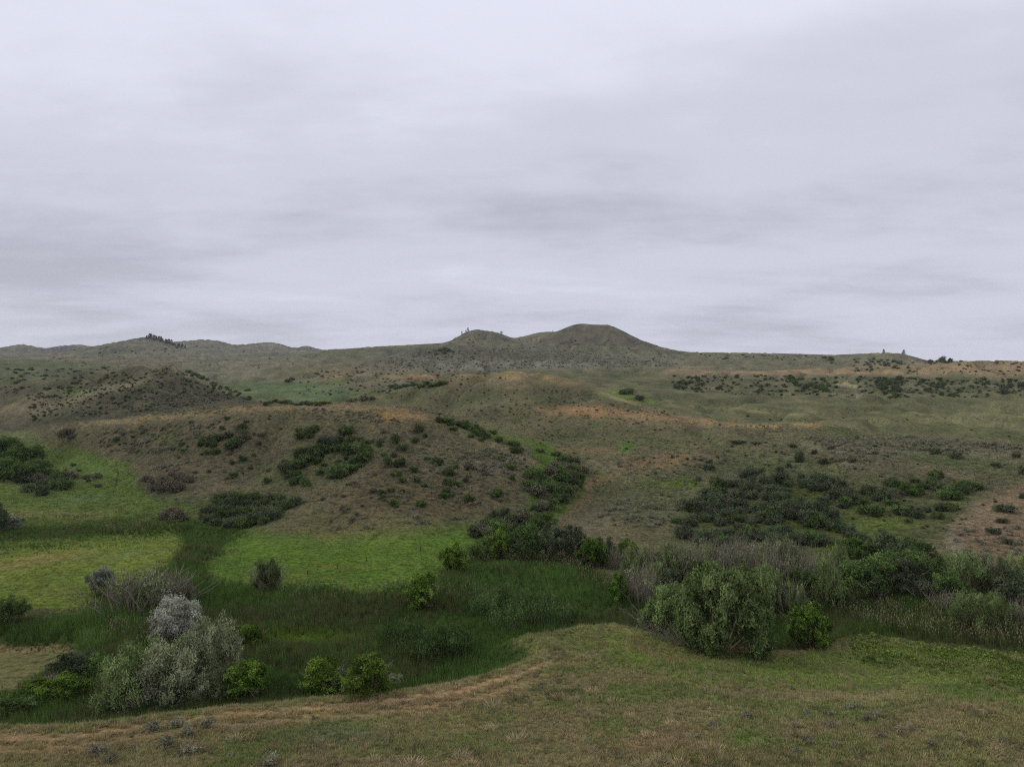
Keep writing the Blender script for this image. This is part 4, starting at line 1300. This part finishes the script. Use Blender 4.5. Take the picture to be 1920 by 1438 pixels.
stand([(690, 800), (860, 800), (960, 850), (1000, 880), (940, 940), (800, 960), (680, 930)], 46, 12, 30, 'on the knoll gully-side face', (1, 2, 4, 5))
stand([(820, 790), (880, 795), (945, 825), (940, 842), (860, 815)], 22, 14, 26, 'on the knoll shoulder', (1, 4, 2))
stand([(150, 800), (520, 775), (560, 900), (300, 900)], 60, 8, 20, 'on the knoll broad side', (1, 5, 3, 2))
stand([(110, 850), (215, 880), (205, 925), (100, 925)], 16, 10, 22, 'scattered on the green valley side', (5, 3))
stand([(560, 900), (720, 880), (800, 960), (620, 985)], 18, 8, 18, 'low above the middle meadow', (1, 2, 5))
singles([(742, 830, 24, 20), (500, 905, 24, 14), (455, 865, 22, 14), (735, 945, 30, 12), (790, 950, 26, 16), (845, 892, 30, 18), (850, 912, 24, 16), (960, 838, 34, 14), (965, 850, 36, 16), (1045, 855, 22, 10), (940, 862, 22, 10), (725, 875, 24, 26),
         (750, 875, 34, 20), (775, 885, 22, 14)], 'alone on the knoll face', (1, 2, 4))
singles([(1501, 865, 28, 26), (1528, 852, 16, 12), (1462, 888, 24, 18), (1480, 877, 18, 12), (1548, 868, 30, 14), (1600, 866, 20, 10), (1330, 883, 28, 16), (1308, 902, 18, 12), (1443, 902, 18, 10), (1792, 860, 32, 16), (1866, 876, 22, 12), (1756, 850, 22, 12),
         (1902, 858, 22, 12), (1310, 945, 28, 18), (1352, 951, 18, 10), (1385, 830, 40, 7), (1420, 833, 30, 6), (1485, 840, 24, 10), (1560, 842, 18, 8), (1612, 755, 1, 1), (1884, 960, 46, 18), (1880, 980, 30, 10), (1862, 998, 34, 12), (1890, 1020, 26, 12),
         (1918, 890, 20, 22), (1918, 935, 16, 14), (1355, 925, 26, 14), (1410, 905, 26, 14)], 'alone on the open creek slope', (0, 3, 7))
singles([(895, 1004, 44, 24), (922, 994, 46, 24), (950, 986, 48, 26), (978, 976, 46, 24), (1004, 965, 46, 24), (1028, 953, 44, 22), (1050, 942, 42, 22), (1068, 928, 40, 22), (1082, 914, 38, 20), (1084, 899, 36, 18), (1068, 887, 48, 20), (1046, 882, 46, 20), (1020, 905, 40, 20), (998, 925, 42, 22)],
        'in the winding line up the gully', (1, 4, 3, 5))
singles([(1042, 856, 24, 10), (1012, 848, 26, 9), (968, 851, 34, 13), (962, 838, 34, 12), (935, 828, 26, 10), (900, 813, 28, 9), (872, 803, 30, 10)], 'strung along the upper gully', (1, 4))
singles([(1175, 740, 44, 14), (1198, 748, 26, 10)], 'behind the central spur', (1, 3))
singles([(x, 757 + .02 * (x - 500) + rng.normal() * 1.4, 10 + 22 * rng.random(), 4 + 6 * rng.random()) for x in range(500, 616, 8)], 'in the dark row below the green field', (1, 4))
singles([(x, 726 - .03 * (x - 740) + rng.normal() * 1.8, 10 + 20 * rng.random(), 4 + 6 * rng.random()) for x in range(738, 836, 7)], 'in the dark row behind the central spur', (1, 4))
singles([(655, 755, 20, 9), (668, 752, 24, 10), (684, 750, 24, 10), (696, 749, 16, 7)], 'in the dusky clump beside the green field', (5, 6))
singles([(540, 717, 16, 8), (548, 713, 14, 7), (465, 733, 16, 5)], 'in the small clump across the green field', (1,))
stand([(790, 660), (850, 655), (855, 663), (800, 667)], 14, 8, 14, 'in the dark thicket under the plateau skyline', (1, 3), .5)
stand([(345, 695), (380, 708), (400, 720), (365, 705)], 12, 10, 16, 'down the steep shoulder of the dome', (1, 4), .5)
stand([(370, 705), (440, 735), (500, 757), (430, 745)], 34, 6, 12, 'along the dark shoulder of the dome', (1, 4, 2), .5)
stand([(50, 740), (300, 688), (350, 700), (450, 745), (300, 770), (60, 790)], 620, 3, 9, 'dotted over the dome', (1, 3, 5, 0), .5)
stand([(0, 690), (200, 690), (240, 700), (60, 740), (0, 740)], 90, 4, 14, 'dotted over the land beyond the dome', (1, 3, 5), .4)
stand([(1250, 706), (1500, 704), (1700, 708), (1915, 712), (1915, 745), (1600, 745), (1300, 738)], 420, 3.5, 12, 'dotted over the shrubby far slope', (1, 3, 5, 2), .5)
stand([(1460, 705), (1520, 710), (1560, 735), (1500, 728)], 40, 8, 18, 'in the far slope streak', (1, 4), .5)
stand([(1640, 715), (1690, 712), (1690, 744), (1655, 740)], 34, 10, 24, 'in the far dark hollow', (1, 4, 3), .55)
stand([(1720, 715), (1770, 722), (1790, 745), (1740, 738)], 28, 8, 20, 'beside the far dark hollow', (1, 4, 3), .5)
stand([(1255, 718), (1310, 716), (1312, 732), (1260, 730)], 20, 8, 18, 'in the far slope near thicket', (1, 4, 3), .5)
stand([(1875, 725), (1920, 722), (1920, 735), (1880, 738)], 10, 12, 22, 'in the far slope edge thicket', (3, 5), .6)
stand([(1600, 672), (1740, 676), (1915, 680), (1915, 705), (1600, 700)], 110, 3, 9, 'dotted over the pinkish far ridge', (1, 3, 5), .5)
stand([(1620, 676), (1700, 674), (1690, 690), (1630, 690)], 30, 5, 12, 'in the dark patch under the lone pines', (1, 3), .45)
stand([(1540, 671), (1580, 675), (1560, 682)], 10, 6, 14, 'in the dark fold under the far skyline', (1,), .4)
stand([(1300, 662), (1540, 668), (1540, 676), (1320, 674)], 50, 3, 7, 'dotted under the far skyline', (1, 3), .45)
stand([(560, 700), (900, 660), (1000, 690), (700, 745), (560, 740)], 280, 3, 8, 'dotted over the slope beyond the green field', (1, 3, 5), .45)
stand([(700, 750), (950, 705), (1150, 750), (1400, 800), (1200, 900), (1000, 830), (800, 780)], 220, 3, 8, 'dotted over the central spur', (1, 5, 3), .5)
stand([(1150, 830), (1700, 830), (1900, 870), (1850, 1000), (1250, 960)], 240, 3.5, 11, 'dotted over the open creek slope', (1, 5, 3, 7), .5)
stand([(840, 625), (1250, 640), (1290, 690), (850, 690)], 160, 2.4, 6, 'dotted over the buttes and plateau', (1, 3), .45)
stand([(60, 650), (560, 650), (560, 690), (60, 690)], 110, 2.2, 6, 'dotted over the far hills', (1, 3), .45)
stand([(1150, 745), (1500, 775), (1900, 780), (1900, 820), (1400, 785)], 18, 3, 8, 'dotted over the green far valley', (1,), .5)
stand([(1560, 1150), (1700, 1140), (1700, 1170), (1580, 1170)], 8, 20, 34, 'low in the reeds', (1, 2))

# sagebrush
SG = []


def sage(poly, n, w0, w1, region):
    k0 = len(SHR)
    stand(poly, n, w0, w1, region, (0, 1, 2), .6)
    SG.extend(SHR[k0:]); del SHR[k0:]


for (x, y) in ((288, 1370), (331, 1361), (388, 1364), (349, 1380), (312, 1398), (181, 1411), (207, 1429), (354, 1412), (502, 1436)):
    SG.append((x, y, 30 + 6 * rng.random(), 20 + 4 * rng.random(), int(rng.integers(0, 3)), 'on the bench by the path'))
for (x, y) in ((1515, 1339), (1554, 1341), (1609, 1328), (1644, 1343), (1489, 1364), (1562, 1364), (1654, 1381), (1684, 1369), (1708, 1370), (1507, 1387), (1517, 1396), (1567, 1399), (1747, 1399), (1492, 1412), (1590, 1330), (1625, 1350), (1400, 1345), (1335, 1362)):
    SG.append((x, y, 16 + 8 * rng.random(), 10 + 5 * rng.random(), int(rng.integers(0, 3)), 'on the bench past bright grass'))
sage([(160, 815), (330, 795), (420, 800), (300, 850), (200, 850)], 130, 6, 15, 'on the upper side of the knoll')
sage([(560, 765), (700, 770), (760, 795), (600, 790)], 90, 4, 9, 'on the crest of the knoll')
sage([(280, 880), (340, 870), (330, 890)], 20, 7, 14, 'low on the knoll side')
sage([(860, 850), (930, 840), (1000, 870), (960, 890), (880, 880)], 110, 6, 14, 'in the pale gully patch')
sage([(700, 810), (1000, 870), (900, 950), (650, 950)], 300, 4, 11, 'scattered on the knoll face')
sage([(620, 950), (860, 900), (880, 980), (600, 1000)], 60, 6, 14, 'over the middle meadow')
sage([(1130, 940), (1280, 930), (1260, 990), (1120, 985)], 70, 6, 16, 'on the lower open slope')
sage([(1060, 860), (1500, 850), (1500, 920), (1100, 920)], 110, 5, 12, 'across the open slope')
sage([(1500, 822), (1700, 820), (1915, 835), (1915, 850), (1700, 845), (1560, 840)], 420, 5, 13, 'in the grey crest belt')
sage([(1550, 840), (1700, 842), (1640, 866), (1560, 866)], 70, 6, 14, 'just below the grey belt')
sage([(650, 690), (800, 655), (1050, 655), (1290, 682), (1100, 692)], 900, 2.2, 5, 'on the plateau')
sage([(800, 750), (1100, 745), (1300, 780), (1100, 830), (900, 790)], 160, 3, 7, 'on the central spur')
sage([(300, 735), (470, 745), (420, 775), (250, 780)], 420, 2.5, 6, 'low on the dome')
sage([(1780, 990), (1915, 990), (1915, 1050), (1800, 1040)], 60, 6, 15, 'on the bare brown slope')
sage([(1350, 800), (1450, 795), (1500, 810), (1400, 820)], 70, 3, 8, 'beside the orange grass')
sage([(1050, 1195), (1900, 1290), (1900, 1430), (100, 1430), (100, 1380), (900, 1290)], 40, 8, 15, 'dotted over the near bench')

# pale bunchgrass of the near bench
BG = [(925, 1324, 30, 14), (1092, 1234, 22, 12), (1049, 1308, 26, 13), (1078, 1313, 20, 11), (1112, 1298, 24, 12), (1100, 1335, 22, 12), (919, 1367, 24, 14), (968, 1388, 32, 14), (868, 1419, 28, 18), (883, 1436, 30, 16), (770, 1436, 44, 16),
      (1153, 1318, 26, 12), (1239, 1406, 26, 18), (1238, 1426, 32, 20), (1309, 1404, 26, 17), (1340, 1408, 34, 17), (1275, 1435, 30, 16), (1260, 1359, 24, 13), (1254, 1391, 22, 13), (449, 1370, 24, 16), (442, 1386, 26, 12), (371, 1402, 26, 14),
      (349, 1395, 20, 12), (1215, 1380, 24, 14), (1180, 1345, 20, 11), (1205, 1436, 30, 16), (700, 1425, 24, 13), (560, 1405, 22, 12), (1800, 1385, 24, 12), (1865, 1410, 24, 12)]


def region_labels(items, word):
    """a label for each item: its look, its stand and its place in the stand, counted from the near frame edge"""
    out = {}
    by = {}
    for i, it in enumerate(items):
        by.setdefault(it[5], []).append(i)
    for reg, ids in by.items():
        ids = sorted(ids, key=lambda i: items[i][1])
        rows = max(1, math.ceil(len(ids) / 14))
        per = math.ceil(len(ids) / rows)
        names = {1: [''], 2: ['upper row', 'lower row'], 3: ['top row', 'middle row', 'bottom row']}.get(rows) or ['top row'] + [f'{ORD[k]} row down' for k in range(1, rows - 1)] + ['bottom row']
        for rr in range(rows):
            row = sorted(ids[rr * per:(rr + 1) * per], key=lambda i: items[i][0])
            for k, i in enumerate(row):
                place = (f'{names[rr]}, ' if names[rr] else '') + f'{ORD[k]} from the left'
                out[i] = f'{word(items[i])} {reg}, {place}' if len(row) > 1 else f'{word(items[i])} {reg}'
    return out


def drop(items, meshes, name, cat, group, word, limit, ymin=38.0):
    """the items that show largest become objects; returns the others with their place"""
    A = np.array([(a[0], a[1]) for a in items])
    Ys = hits(A[:, 0], A[:, 1], ymin)
    order = sorted(range(len(items)), key=lambda i: -(items[i][2] * items[i][3]))
    keep = [i for i in order if -15 < items[i][0] < 1935][:limit]
    ks = set(keep)
    lab = region_labels([items[i] for i in keep], word)
    zz = zat(A[:, 0], Ys)
    rest = []
    for n_, i in enumerate(keep):
        x, y, w, h, k, reg = items[i]
        Y = Ys[i]; W, H = w * Y / FP, h * Y / FP
        o = put(name, meshes[k], None, ((x - CX) / FP * Y, Y, zz[i] - .06 * H), random.uniform(-3.1, 3.1), (W, W, H))
        tag(o, lab[n_], cat, group)
    for i in range(len(items)):
        if i not in ks:
            x, y, w, h, k, reg = items[i]
            Y = Ys[i]
            rest.append(((x - CX) / FP * Y, Y, zz[i], w * Y / FP, h * Y / FP, k))
    return rest


SHR = [s for s in SHR if s[2] > 2]
rest_shrub = drop(SHR, SHRUB, 'shrub', 'shrub', 'shrubs on the slopes', lambda t: SHRUB_KIND[t[4]] + ' shrub', 300)
rest_sage = drop(SG, SAGE, 'sagebrush', 'sagebrush', 'sagebrush on the slopes and bench', lambda t: 'silvery sagebrush', 300)
BG2 = [(x, y, w * 1.3, h * 1.35, k % 2, 'on the near bench') for k, (x, y, w, h) in enumerate(BG)]
drop(BG2, STRAW, 'bunchgrass', 'grass clump', 'pale bunchgrass clumps on the near bench', lambda t: 'pale straw bunchgrass clump', 60)


# ------------------------------------------------------------------ masses: instanced on scattered points, one object each
def mass(name, P, rot, scl, tint, idx, protos, label, cat):
    hold = bpy.data.collections.new(name + '_forms')
    for k, me in enumerate(protos):
        o = bpy.data.objects.new(f'{name}_form_{k:02d}', me)
        hold.objects.link(o)
    me = bpy.data.meshes.new(name)
    n = len(P)
    me.vertices.add(n); me.vertices.foreach_set('co', np.asarray(P, np.float32).ravel())
    for nm, ty, key, arr in (('turn', 'FLOAT_VECTOR', 'vector', rot), ('size', 'FLOAT_VECTOR', 'vector', scl), ('pick', 'INT', 'value', idx)):
        a = me.attributes.new(nm, ty, 'POINT')
        a.data.foreach_set(key, np.asarray(arr, np.int32 if ty == 'INT' else np.float32).ravel())
    a = me.attributes.new('tint', 'FLOAT_COLOR', 'POINT')
    C = np.ones((n, 4), np.float32)
    if tint is not None:
        C[:, :3] = tint
    a.data.foreach_set('color', C.ravel())
    o = put(name, me)
    ng = bpy.data.node_groups.new(name + '_spread', 'GeometryNodeTree')
    ng.interface.new_socket('Geometry', in_out='INPUT', socket_type='NodeSocketGeometry')
    ng.interface.new_socket('Geometry', in_out='OUTPUT', socket_type='NodeSocketGeometry')
    N, L = ng.nodes, ng.links
    gi, go = N.new('NodeGroupInput'), N.new('NodeGroupOutput')
    ip = N.new('GeometryNodeInstanceOnPoints')
    ci = N.new('GeometryNodeCollectionInfo')
    ci.inputs['Collection'].default_value = hold
    ci.inputs['Separate Children'].default_value = True
    ci.inputs['Reset Children'].default_value = True
    ip.inputs['Pick Instance'].default_value = True

    def attr(nm, ty):
        q = N.new('GeometryNodeInputNamedAttribute'); q.data_type = ty
        q.inputs['Name'].default_value = nm
        return q.outputs['Attribute']
    e2r = N.new('FunctionNodeEulerToRotation')
    L.new(attr('turn', 'FLOAT_VECTOR'), e2r.inputs[0])
    L.new(gi.outputs[0], ip.inputs['Points'])
    L.new(ci.outputs[0], ip.inputs['Instance'])
    L.new(attr('pick', 'INT'), ip.inputs['Instance Index'])
    L.new(e2r.outputs[0], ip.inputs['Rotation'])
    L.new(attr('size', 'FLOAT_VECTOR'), ip.inputs['Scale'])
    L.new(ip.outputs[0], go.inputs[0])
    md = o.modifiers.new('spread', 'NODES')
    md.node_group = ng
    return tag(o, label, cat, kind='stuff')


def mass_rest(name, rest, protos, label, cat):
    A = np.array(rest)
    n = len(A)
    rot = np.zeros((n, 3)); rot[:, 2] = rng.random(n) * 6.28
    P = A[:, :3].copy(); P[:, 2] -= .05 * A[:, 4]
    return mass(name, P, rot, A[:, [3, 3, 4]], None, A[:, 5].astype(int), protos, label, cat)


mass_rest('far_shrubs', rest_shrub, SHRUB, 'small dark shrubs dotted all over the farther hillsides', 'shrubs')
mass_rest('far_sagebrush', rest_sage, SAGE, 'small grey sagebrush dotted over plateau, crests and slopes', 'sagebrush')


def field(n, px0, px1, y0, y1, mask):
    """random stations over the land, thinned by mask(px, Y) -> 0..1"""
    px = px0 + (px1 - px0) * rng.random(n)
    Y = np.exp(math.log(y0) + (math.log(y1) - math.log(y0)) * rng.random(n))
    k = rng.random(n) < mask(px, Y)
    px, Y = px[k], Y[k]
    return px, Y, np.stack([(px - CX) / FP * Y, Y, zat(px, Y)], -1)


def tint_at(px, Y, gain, var):
    c = gat(PAINT, px, Y)
    v = gain * (1 - var + 2 * var * rng.random(len(px)))[:, None]
    h = (rng.random(len(px)) - .5)[:, None] * np.array([[.24, .04, -.1]])
    return np.clip(c * v * (1 + h), 0, 1)


def turns(n, tilt=.15):
    r = rng.normal(size=(n, 3)) * tilt
    r[:, 2] = rng.random(n) * 6.28
    return r


STALK = [proto_tuft('dry_stalk', 440 + k, M['tinted'], 16, .5, .62, .04, .8) for k in range(2)]
TUFT = [proto_tuft('grass_tuft', 400 + k, M['tinted'], 14, .42, .34, .045, .9) for k in range(4)]
REED = [proto_tuft('reed', 410 + k, M['tinted'], 14, .9, 2.1, .085, .28, .42) for k in range(4)]
REEDH = [proto_tuft('seed_reed', 420 + k, M['tinted'], 10, .9, 1.9, .08, .25, .4, top=3) for k in range(2)]

# grass of the near bench
px, Y, P = field(120000, -160, 2080, 39, 92, lambda a, b: (gat(BENCH_SD, a, b) > -1.0) * 1.0)
s = (.45 + .55 * rng.random(len(px)))
sdv = gat(BENCH_SD, px, Y)
track = (np.abs(sdv - 2.3) < .5) | (np.abs(sdv - 4.3) < .5)
s *= np.where(track & (px < 1040), .35, 1.0) * (.75 + .6 * fbm(P[:, 0] / 3, P[:, 1] / 3, 91, 2))
ti = tint_at(px, Y, 1.75, .36)
ix = rng.integers(0, 4, len(px))
dry = rng.random(len(px)) < .05 * sstep(.35, .7, fbm(P[:, 0] / 5, P[:, 1] / 5, 92, 3)) * 2
ix[dry] = rng.integers(4, 6, dry.sum())
ti[dry] = lin((132, 120, 94)) * (.7 + .7 * rng.random(dry.sum()))[:, None]
mass('bench_grass', P, turns(len(px), .2), np.stack([s * 1.15, s * 1.15, s], -1), ti, ix, TUFT + STALK, 'short mixed dry and green grass covering the near bench', 'grass')

# meadows and valley floors beyond the marsh
px, Y, P = field(120000, -160, 2080, 80, 330, lambda a, b: ((gat(MARSH_SD, a, b) < 16 * (rng.random(len(a)) - .6)) & (gat(BENCH_SD, a, b) < -2)) * np.clip(1.25 - b / 330, .2, 1))
s = (.8 + .9 * rng.random(len(px))) * np.clip(Y / 130, 1, 1.5) * np.where(Y < 152, .55, 1)
mass('hill_grass', P, turns(len(px), .2), np.stack([s * 1.4, s * 1.4, s], -1), tint_at(px, Y, 1.45, .36), rng.integers(0, 4, len(px)), TUFT, 'grass of the meadows and lower slopes', 'grass')

# reeds
px, Y, P = field(120000, -160, 2080, 56, 160, lambda a, b: ((gat(MARSH_SD, a, b) > 34 * (rng.random(len(a)) ** 1.5 - .55)) & (gat(BENCH_SD, a, b) < -.8)) * 1.0)
pyv = CY + FP * (EYE - P[:, 2]) / Y
nn = fbm(P[:, 0] / 10, P[:, 1] / 10, 95, 3)
s = (.5 + .4 * rng.random(len(px))) * (.5 + .85 * nn)
mar_ = np.clip(.55 + gat(MARSH_SD, px, Y) / 40, .3, 1)
edge_ = mar_ * np.clip((-gat(BENCH_SD, px, Y)) / 4, .45, 1)
far_ = np.where(Y > 128, .55, 1.0)
ylw = np.exp(-(((px - 570) / 80) ** 2 + ((pyv - 1200) / 12) ** 2))
s = s * edge_ * far_ * (1 - .6 * ylw)
tint = lin((76, 98, 50))[None] * (.5 + .75 * rng.random(len(px)))[:, None] * (.5 + 1.0 * fbm(P[:, 0] / 16, P[:, 1] / 9, 96, 3))[:, None]
br = (fbm(P[:, 0] / 13 + 7, P[:, 1] / 8, 97, 3) > .54) & (rng.random(len(px)) < .55)
tint[br] = lin((88, 90, 62)) * (.6 + .5 * rng.random(br.sum()))[:, None]
tint = tint * (1 - ylw[:, None]) + lin((96, 118, 44))[None] * ylw[:, None]
mass('reeds', P, turns(len(px), .10), np.stack([s, s, s], -1), tint, rng.integers(0, 4, len(px)), REED, 'dark green reeds filling the marsh floor', 'reeds')

# reeds with pale seed heads
def heads(a, b):
    z = zat(a, b)
    q = CY + FP * (EYE - z) / b
    m = np.zeros(len(a))
    for poly, d in (([(1560, 1150), (1700, 1140), (1930, 1165), (1960, 1228), (1750, 1206), (1640, 1190)], 1.0), ([(1040, 1050), (1085, 1060), (1150, 1098), (1140, 1118), (1060, 1085)], .8), ([(900, 1058), (1040, 1048), (1060, 1085), (940, 1085)], .35),
                    ([(180, 980), (330, 972), (340, 1000), (190, 1004)], .5), ([(190, 1180), (280, 1170), (290, 1200), (200, 1205)], .6), ([(520, 1110), (900, 1100), (860, 1130), (520, 1140)], .2)):
        m = np.maximum(m, d * (poly_sd(poly, a, q) > 0))
    return m * (gat(BENCH_SD, a, b) < -.5)


px, Y, P = field(24000, -60, 1990, 60, 150, heads)
s = .8 + .4 * rng.random(len(px))
tint = lin((78, 84, 52))[None] * (.6 + .6 * rng.random(len(px)))[:, None]
mass('seed_reeds', P, turns(len(px), .12), np.stack([s, s, s], -1), tint, rng.integers(0, 2, len(px)), REEDH, 'reeds carrying pale fluffy seed heads at the marsh margins', 'reeds')

# leafy green ground cover between bench and reeds on the creek side
px, Y, P = field(60000, 1480, 2080, 58, 92, lambda a, b: (poly_sd([(1560, 1205), (1640, 1195), (1760, 1208), (1930, 1230), (2080, 1250), (2080, 1320), (1930, 1300), (1760, 1262), (1600, 1238)], a, CY + FP * (EYE - zat(a, b)) / b) > 44 * rng.random(len(a)) - 8) * .2)
LOWL = [proto_shrub('low_leaf', 430 + k, M['tinted'], 60, .8, .45, 4, .16, .12, dead=0) for k in range(2)]
s = (.4 + .6 * rng.random(len(px))) * (.4 + 1.0 * fbm(P[:, 0] / 5, P[:, 1] / 4, 98, 2))
tint = lin((92, 106, 52))[None] * (.7 + .6 * rng.random(len(px)))[:, None] * (.6 + .8 * fbm(P[:, 0] / 4, P[:, 1] / 4, 99, 2))[:, None]
mass('ground_cover', P, turns(len(px), .1), np.stack([s * .9, s * .9, s * .4], -1), tint, rng.integers(0, 2, len(px)), LOWL, 'knee-high leafy green ground cover along the seed-headed reeds', 'ground cover')

# ------------------------------------------------------------------ pines on the far ridges
G5 = 'far pine trees'
_pl = [(1657, 662.5, 6, 8.5, 'smaller lone pine on the skyline mound near the frame edge'), (1694.5, 666, 8, 11, 'taller lone pine on the skyline mound near the frame edge')]
for (x, yb, w, h, lb) in _pl:
    plant('pine', x, yb + .5, w, h, lb, G5, ymin=1180, sink=0)
for (x, yb, w, h, lb, k) in ((1744, 681.5, 10, 8.5, 'round dark tree on the far skyline, nearest the skyline mound', 'dark'), (1768, 680, 15, 12.5, 'largest dark round tree of the clump on the far skyline', 'dark'), (1782, 680, 10, 9.5, 'smaller round tree joined to the largest on the far skyline', 'dusky'),
                             (1758, 680, 7, 6, 'tiny round tree in front of the clump on the far skyline', 'dark')):
    plant(k, x, yb, w, h, lb, 'round trees on the far skyline', ymin=780, sink=0)
for (x, yb, w, h, lb) in ((866, 627.5, 4, 7, 'lowest of three pines on the flank of the smaller butte'), (873.5, 623.5, 3.2, 5, 'shortest pine, middle of three on the smaller butte'), (877.5, 622, 5, 8, 'highest of three pines near the top of the smaller butte'),
                          (1036.5, 624.5, 3.4, 4.5, 'tiny lone tree on the low saddle hill between the buttes')):
    plant('pine', x, yb, w, h, lb, G5, ymin=1500, sink=0)
plant('bare', 940, 625.5, 7, 7, 'bare small tree on the smaller butte facing the larger one', 'bare trees on the buttes', ymin=1500, sink=0)
for i in range(30):
    t = (i / 29) ** 1.15
    x = 276 + 70 * t + random.uniform(-1.5, 1.5)
    yb = np.interp(x, [270, 285, 300, 315, 330, 350], [635, 636.5, 641, 645.5, 650, 654]) + random.uniform(-.8, 2.0)
    h = random.uniform(8.0, 12.0) * (1 if 280 < x < 322 else .75)
    plant('pine', x, yb, h * .62, h, f'dark pine in the ridge grove on the far dome, {ORD[i]} from the crest downhill', G5, ymin=1900, sink=0)

# ------------------------------------------------------------------ fence posts and the cattle trail
for (x, y, h, rx, lb) in ((1063, 946, 10, .25, 'dark leaning fence post beside the gully bend'), (1047, 957, 8, 0, 'short dark fence post just below the leaning one'), (788, 1034, 10, 0, 'fence post on the bright grass near the round bright bush'),
                          (632, 1067, 11, .06, 'fence post in the middle of the bright meadow'), (687, 1052, 7, 0, 'small fence post behind the meadow post'), (577, 1077, 8, -.05, 'fence post toward the upright dark bush'), (912, 1022, 10, 0, 'fence post beside the creek thicket'),
                          (1348, 807, 11, 0, 'fence post on the crest beside the orange grass'), (1381, 802, 8, .08, 'second fence post along the orange crest')):
    Y = hit(x, y, 60)
    X, _, z = world(x, Y)
    sp = Soup()
    hh = h * Y / FP
    tube(sp, [(0, 0, -.3), (.01, 0, hh * .5), (0, .01, hh * .97), (0, 0, hh)], [.075, .07, .065, .03], 1, 7)
    v, f, t, m_ = sp.arrays()
    o = put('fence_post', mesh_from('fence_post', v, f, [M['wood']]), None, (X, Y, z))
    o.rotation_euler = (0, rx, random.random())
    tag(o, lb, 'post', 'fence posts along the creek')

tr = [(217, 866), (219, 876), (221, 888), (220, 900), (216, 912), (211, 924)]
pts = []
for (x, y) in tr:
    pts.append((x, hit(x, y, 150)))
V, Fq = [], []
for k in range(41):
    t = k / 40 * (len(pts) - 1)
    i = min(int(t), len(pts) - 2); f = t - i
    x = pts[i][0] * (1 - f) + pts[i + 1][0] * f; Y = pts[i][1] * (1 - f) + pts[i + 1][1] * f
    wv = .22 + .1 * random.random()
    for sgn in (-1, 1):
        X = (x - CX) / FP * Y + sgn * wv
        pp = CX + FP * X / Y
        V.append((X, Y, float(zat(np.array([pp]), np.array([Y]))[0]) + .06))
for k in range(40):
    Fq.append((2 * k, 2 * k + 1, 2 * k + 3, 2 * k + 2))
tag(put('trail', mesh_from('trail', V, Fq, [M['soil']])), kind='structure')

# ------------------------------------------------------------------ the air: even, thin haze that greys the far hills
def build_haze():
    zb = float(Z.min()) - 2.0
    zt = float(Z.max()) + 30.0
    R_ = 16500.0
    bm = bmesh.new()
    bmesh.ops.create_cube(bm, size=1.0)
    for v in bm.verts:
        v.co = Vector((v.co.x * 2 * R_, v.co.y * 2 * R_, zb if v.co.z < 0 else zt))
    me = bpy.data.meshes.new('haze')
    bm.to_mesh(me); bm.free()
    m, N, L = new_mat('thin_air')
    out = N.new('ShaderNodeOutputMaterial')
    pv = N.new('ShaderNodeVolumePrincipled')
    pv.inputs['Color'].default_value = (.86, .88, .95, 1)
    pv.inputs['Density'].default_value = HAZE
    pv.inputs['Anisotropy'].default_value = 0.0
    L.new(pv.outputs[0], out.inputs['Volume'])
    me.materials.append(m)
    tag(put('haze', me), kind='stuff')


HAZE = 0.00004
build_haze()
